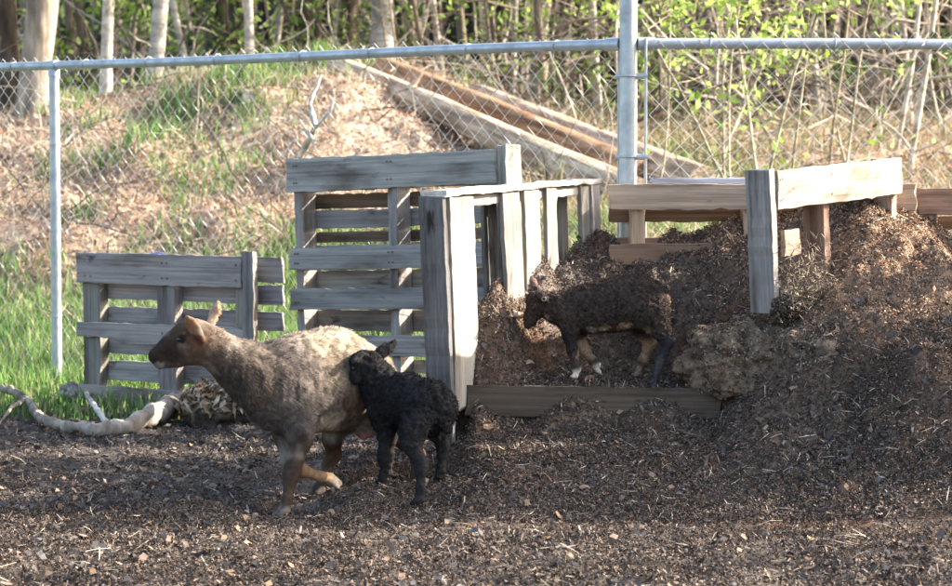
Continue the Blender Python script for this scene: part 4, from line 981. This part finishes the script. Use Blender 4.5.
leg(b, [(P(432, 412, 7.44), .050), (P(437, 432, 7.45), .030), (P(443, 447, 7.47), .018), (P(442, 456, 7.47), .0135), (P(441, 470, 7.46), .0115), (P(440, 475, 7.46), .014)]); hoof(b, P(440, 483, 7.46), hb, .017)
b.cone(P(443, 402, 7.34), .016, P(447, 430, 7.33), .011, k=.02)
BK = (.021, .020, .0205)
def len_b(p): return .35 + .65 * sstep(.18, .25, p[:, 2]) * sstep(-.42, -.33, p[:, 0])
def curls(V, a, sc): return a * (1 - 2 * np.abs(fbm(V * sc, 2, 71)))
blk = furred('lamb', 'black curly lamb standing behind the ewe, seen from behind', b, lambda V: blobs(V, BK, [(P(386, 349, 7.53), .028, (.05, .04, .038)), (P(353, 364, 7.42), .006, (.04, .035, .03)), (P(420, 500, 7.24), .03, (.028, .027, .03))]),
             lambda p: np.array([.3, -.3, -.8]) + 0 * p, 80000, .009, .0015, .6, lambda V: curls(V, .006, 46) * len_b(V), M_WOOL, 'lamb', len_b, .9)
eye(blk, P(356.8, 368, 7.475) + np.array([-.012, -.026, 0]), .0055)
# ---- brown lamb
b = Body(.0042, .02)
b.chain([(P(572, 311, 8.15), .066), (P(592, 308, 8.15), .079), (P(617, 304, 8.15), .084), (P(640, 302, 8.15), .083), (P(651, 303, 8.15), .066)], k=.035)
b.chain([(P(567, 309, 8.15), .056), (P(555, 307, 8.14), .045), (P(545, 304, 8.14), .036)], k=.025)
b.cone(P(542, 301, 8.14), .034, P(536, 301, 8.14), .034, k=.015); b.cone(P(535, 303, 8.14), .030, P(529.5, 318, 8.13), .0185, k=.012); b.cone(P(529.5, 318, 8.13), .0185, P(528.5, 326, 8.13), .0135, k=.01)
b.cone(P(539, 309, 8.14), .026, P(531, 323, 8.13), .012, k=.01)
ear(b, P(539, 294, 8.10), P(547, 300, 8.08), .013, np.array([0, -1, .2]), rt=.007)
ear(b, P(537, 291, 8.17), P(531, 277, 8.19), .0125, np.array([-.2, -1, .1]), rt=.007)
leg(b, [(P(571, 320, 8.11), .046), (P(570, 336, 8.10), .021), (P(573, 352, 8.10), .0165), (P(576, 366, 8.10), .0125), (P(577, 370, 8.10), .015)]); hoof(b, P(576, 380, 8.10), np.array([-1, 0, 0]), .0165)
leg(b, [(P(574, 322, 8.19), .044), (P(579, 337, 8.20), .023), (P(584, 349, 8.20), .0165), (P(594, 362, 8.20), .0125), (P(597, 365, 8.20), .0145)]); hoof(b, P(597, 373, 8.20), np.array([.6, 0, -.5]), .016)
leg(b, [(P(652, 316, 8.11), .062), (P(661, 330, 8.10), .032), (P(669, 341, 8.10), .020), (P(661, 362, 8.10), .0135), (P(657, 374, 8.10), .0145)]); hoof(b, P(655, 385, 8.10), np.array([-1, 0, 0]), .0165)
leg(b, [(P(640, 318, 8.20), .055), (P(645, 332, 8.20), .029), (P(650, 343, 8.20), .019), (P(643, 362, 8.20), .013), (P(640, 369, 8.20), .0145)]); hoof(b, P(638, 378, 8.20), np.array([-1, 0, 0]), .0165)
b.cone(P(662, 296, 8.15), .015, P(667, 318, 8.15), .010, k=.015)
BR = (.050, .037, .031); TN = (.27, .185, .12); WH = (.55, .48, .40)
BC = [(P(535, 308, 8.12), .055, (.038, .027, .022)), (P(531, 278, 8.18), .04, (.20, .12, .095)), (P(549, 299, 8.07), .012, (.30, .25, .18)), (P(534, 306, 8.10), .012, (.10, .075, .06)),
      (P(605, 332, 8.08), .032, TN), (P(625, 331, 8.08), .034, TN), (P(592, 334, 8.09), .026, WH, .8), (P(643, 335, 8.08), .034, TN), (P(670, 298, 8.12), .016, TN), (P(670, 310, 8.12), .012, TN, .8), (P(665, 322, 8.12), .015, TN, .7),
      (P(570, 345, 8.08), .045, (.022, .02, .02)), (P(576, 355, 8.10), .020, TN, .7), (P(577, 374, 8.10), .030, WH), (P(585, 350, 8.2), .05, TN), (P(598, 369, 8.2), .028, WH),
      (P(666, 345, 8.10), .055, (.030, .028, .030)), (P(656, 370, 8.10), .05, (.055, .05, .052)), (P(648, 352, 8.2), .06, (.25, .165, .10)), (P(639, 372, 8.2), .03, (.2, .15, .11)), (P(549, 315, 8.12), .02, (.16, .11, .08))]
def len_r(p): return .25 + .75 * sstep(.46, .50, p[:, 2]) * (.4 + .6 * sstep(.215, .26, p[:, 0]))
br = furred('lamb', 'dark brown curly lamb with white feet stepping along the compost heap', b, lambda V: blobs(V, BR, BC),
            lambda p: np.array([.6, 0, -.6]) + 0 * p, 80000, .009, .0016, .65, lambda V: curls(V, .0055, 58) * len_r(V), M_WOOL, 'lamb', len_r, .9)
eye(br, P(534, 304, 8.14) + np.array([-.008, -.034, 0]), .0055)
m = MB(); q = P(544, 299, 8.065); th = np.linspace(0, 2 * math.pi, 15); m.tube(np.stack([q[0] + .007 * np.cos(th), q[1] + 0 * th, q[2] + .007 * np.sin(th)], -1), .0016, 6, cap=False); part('ear_tag', m, M_TAG, br)
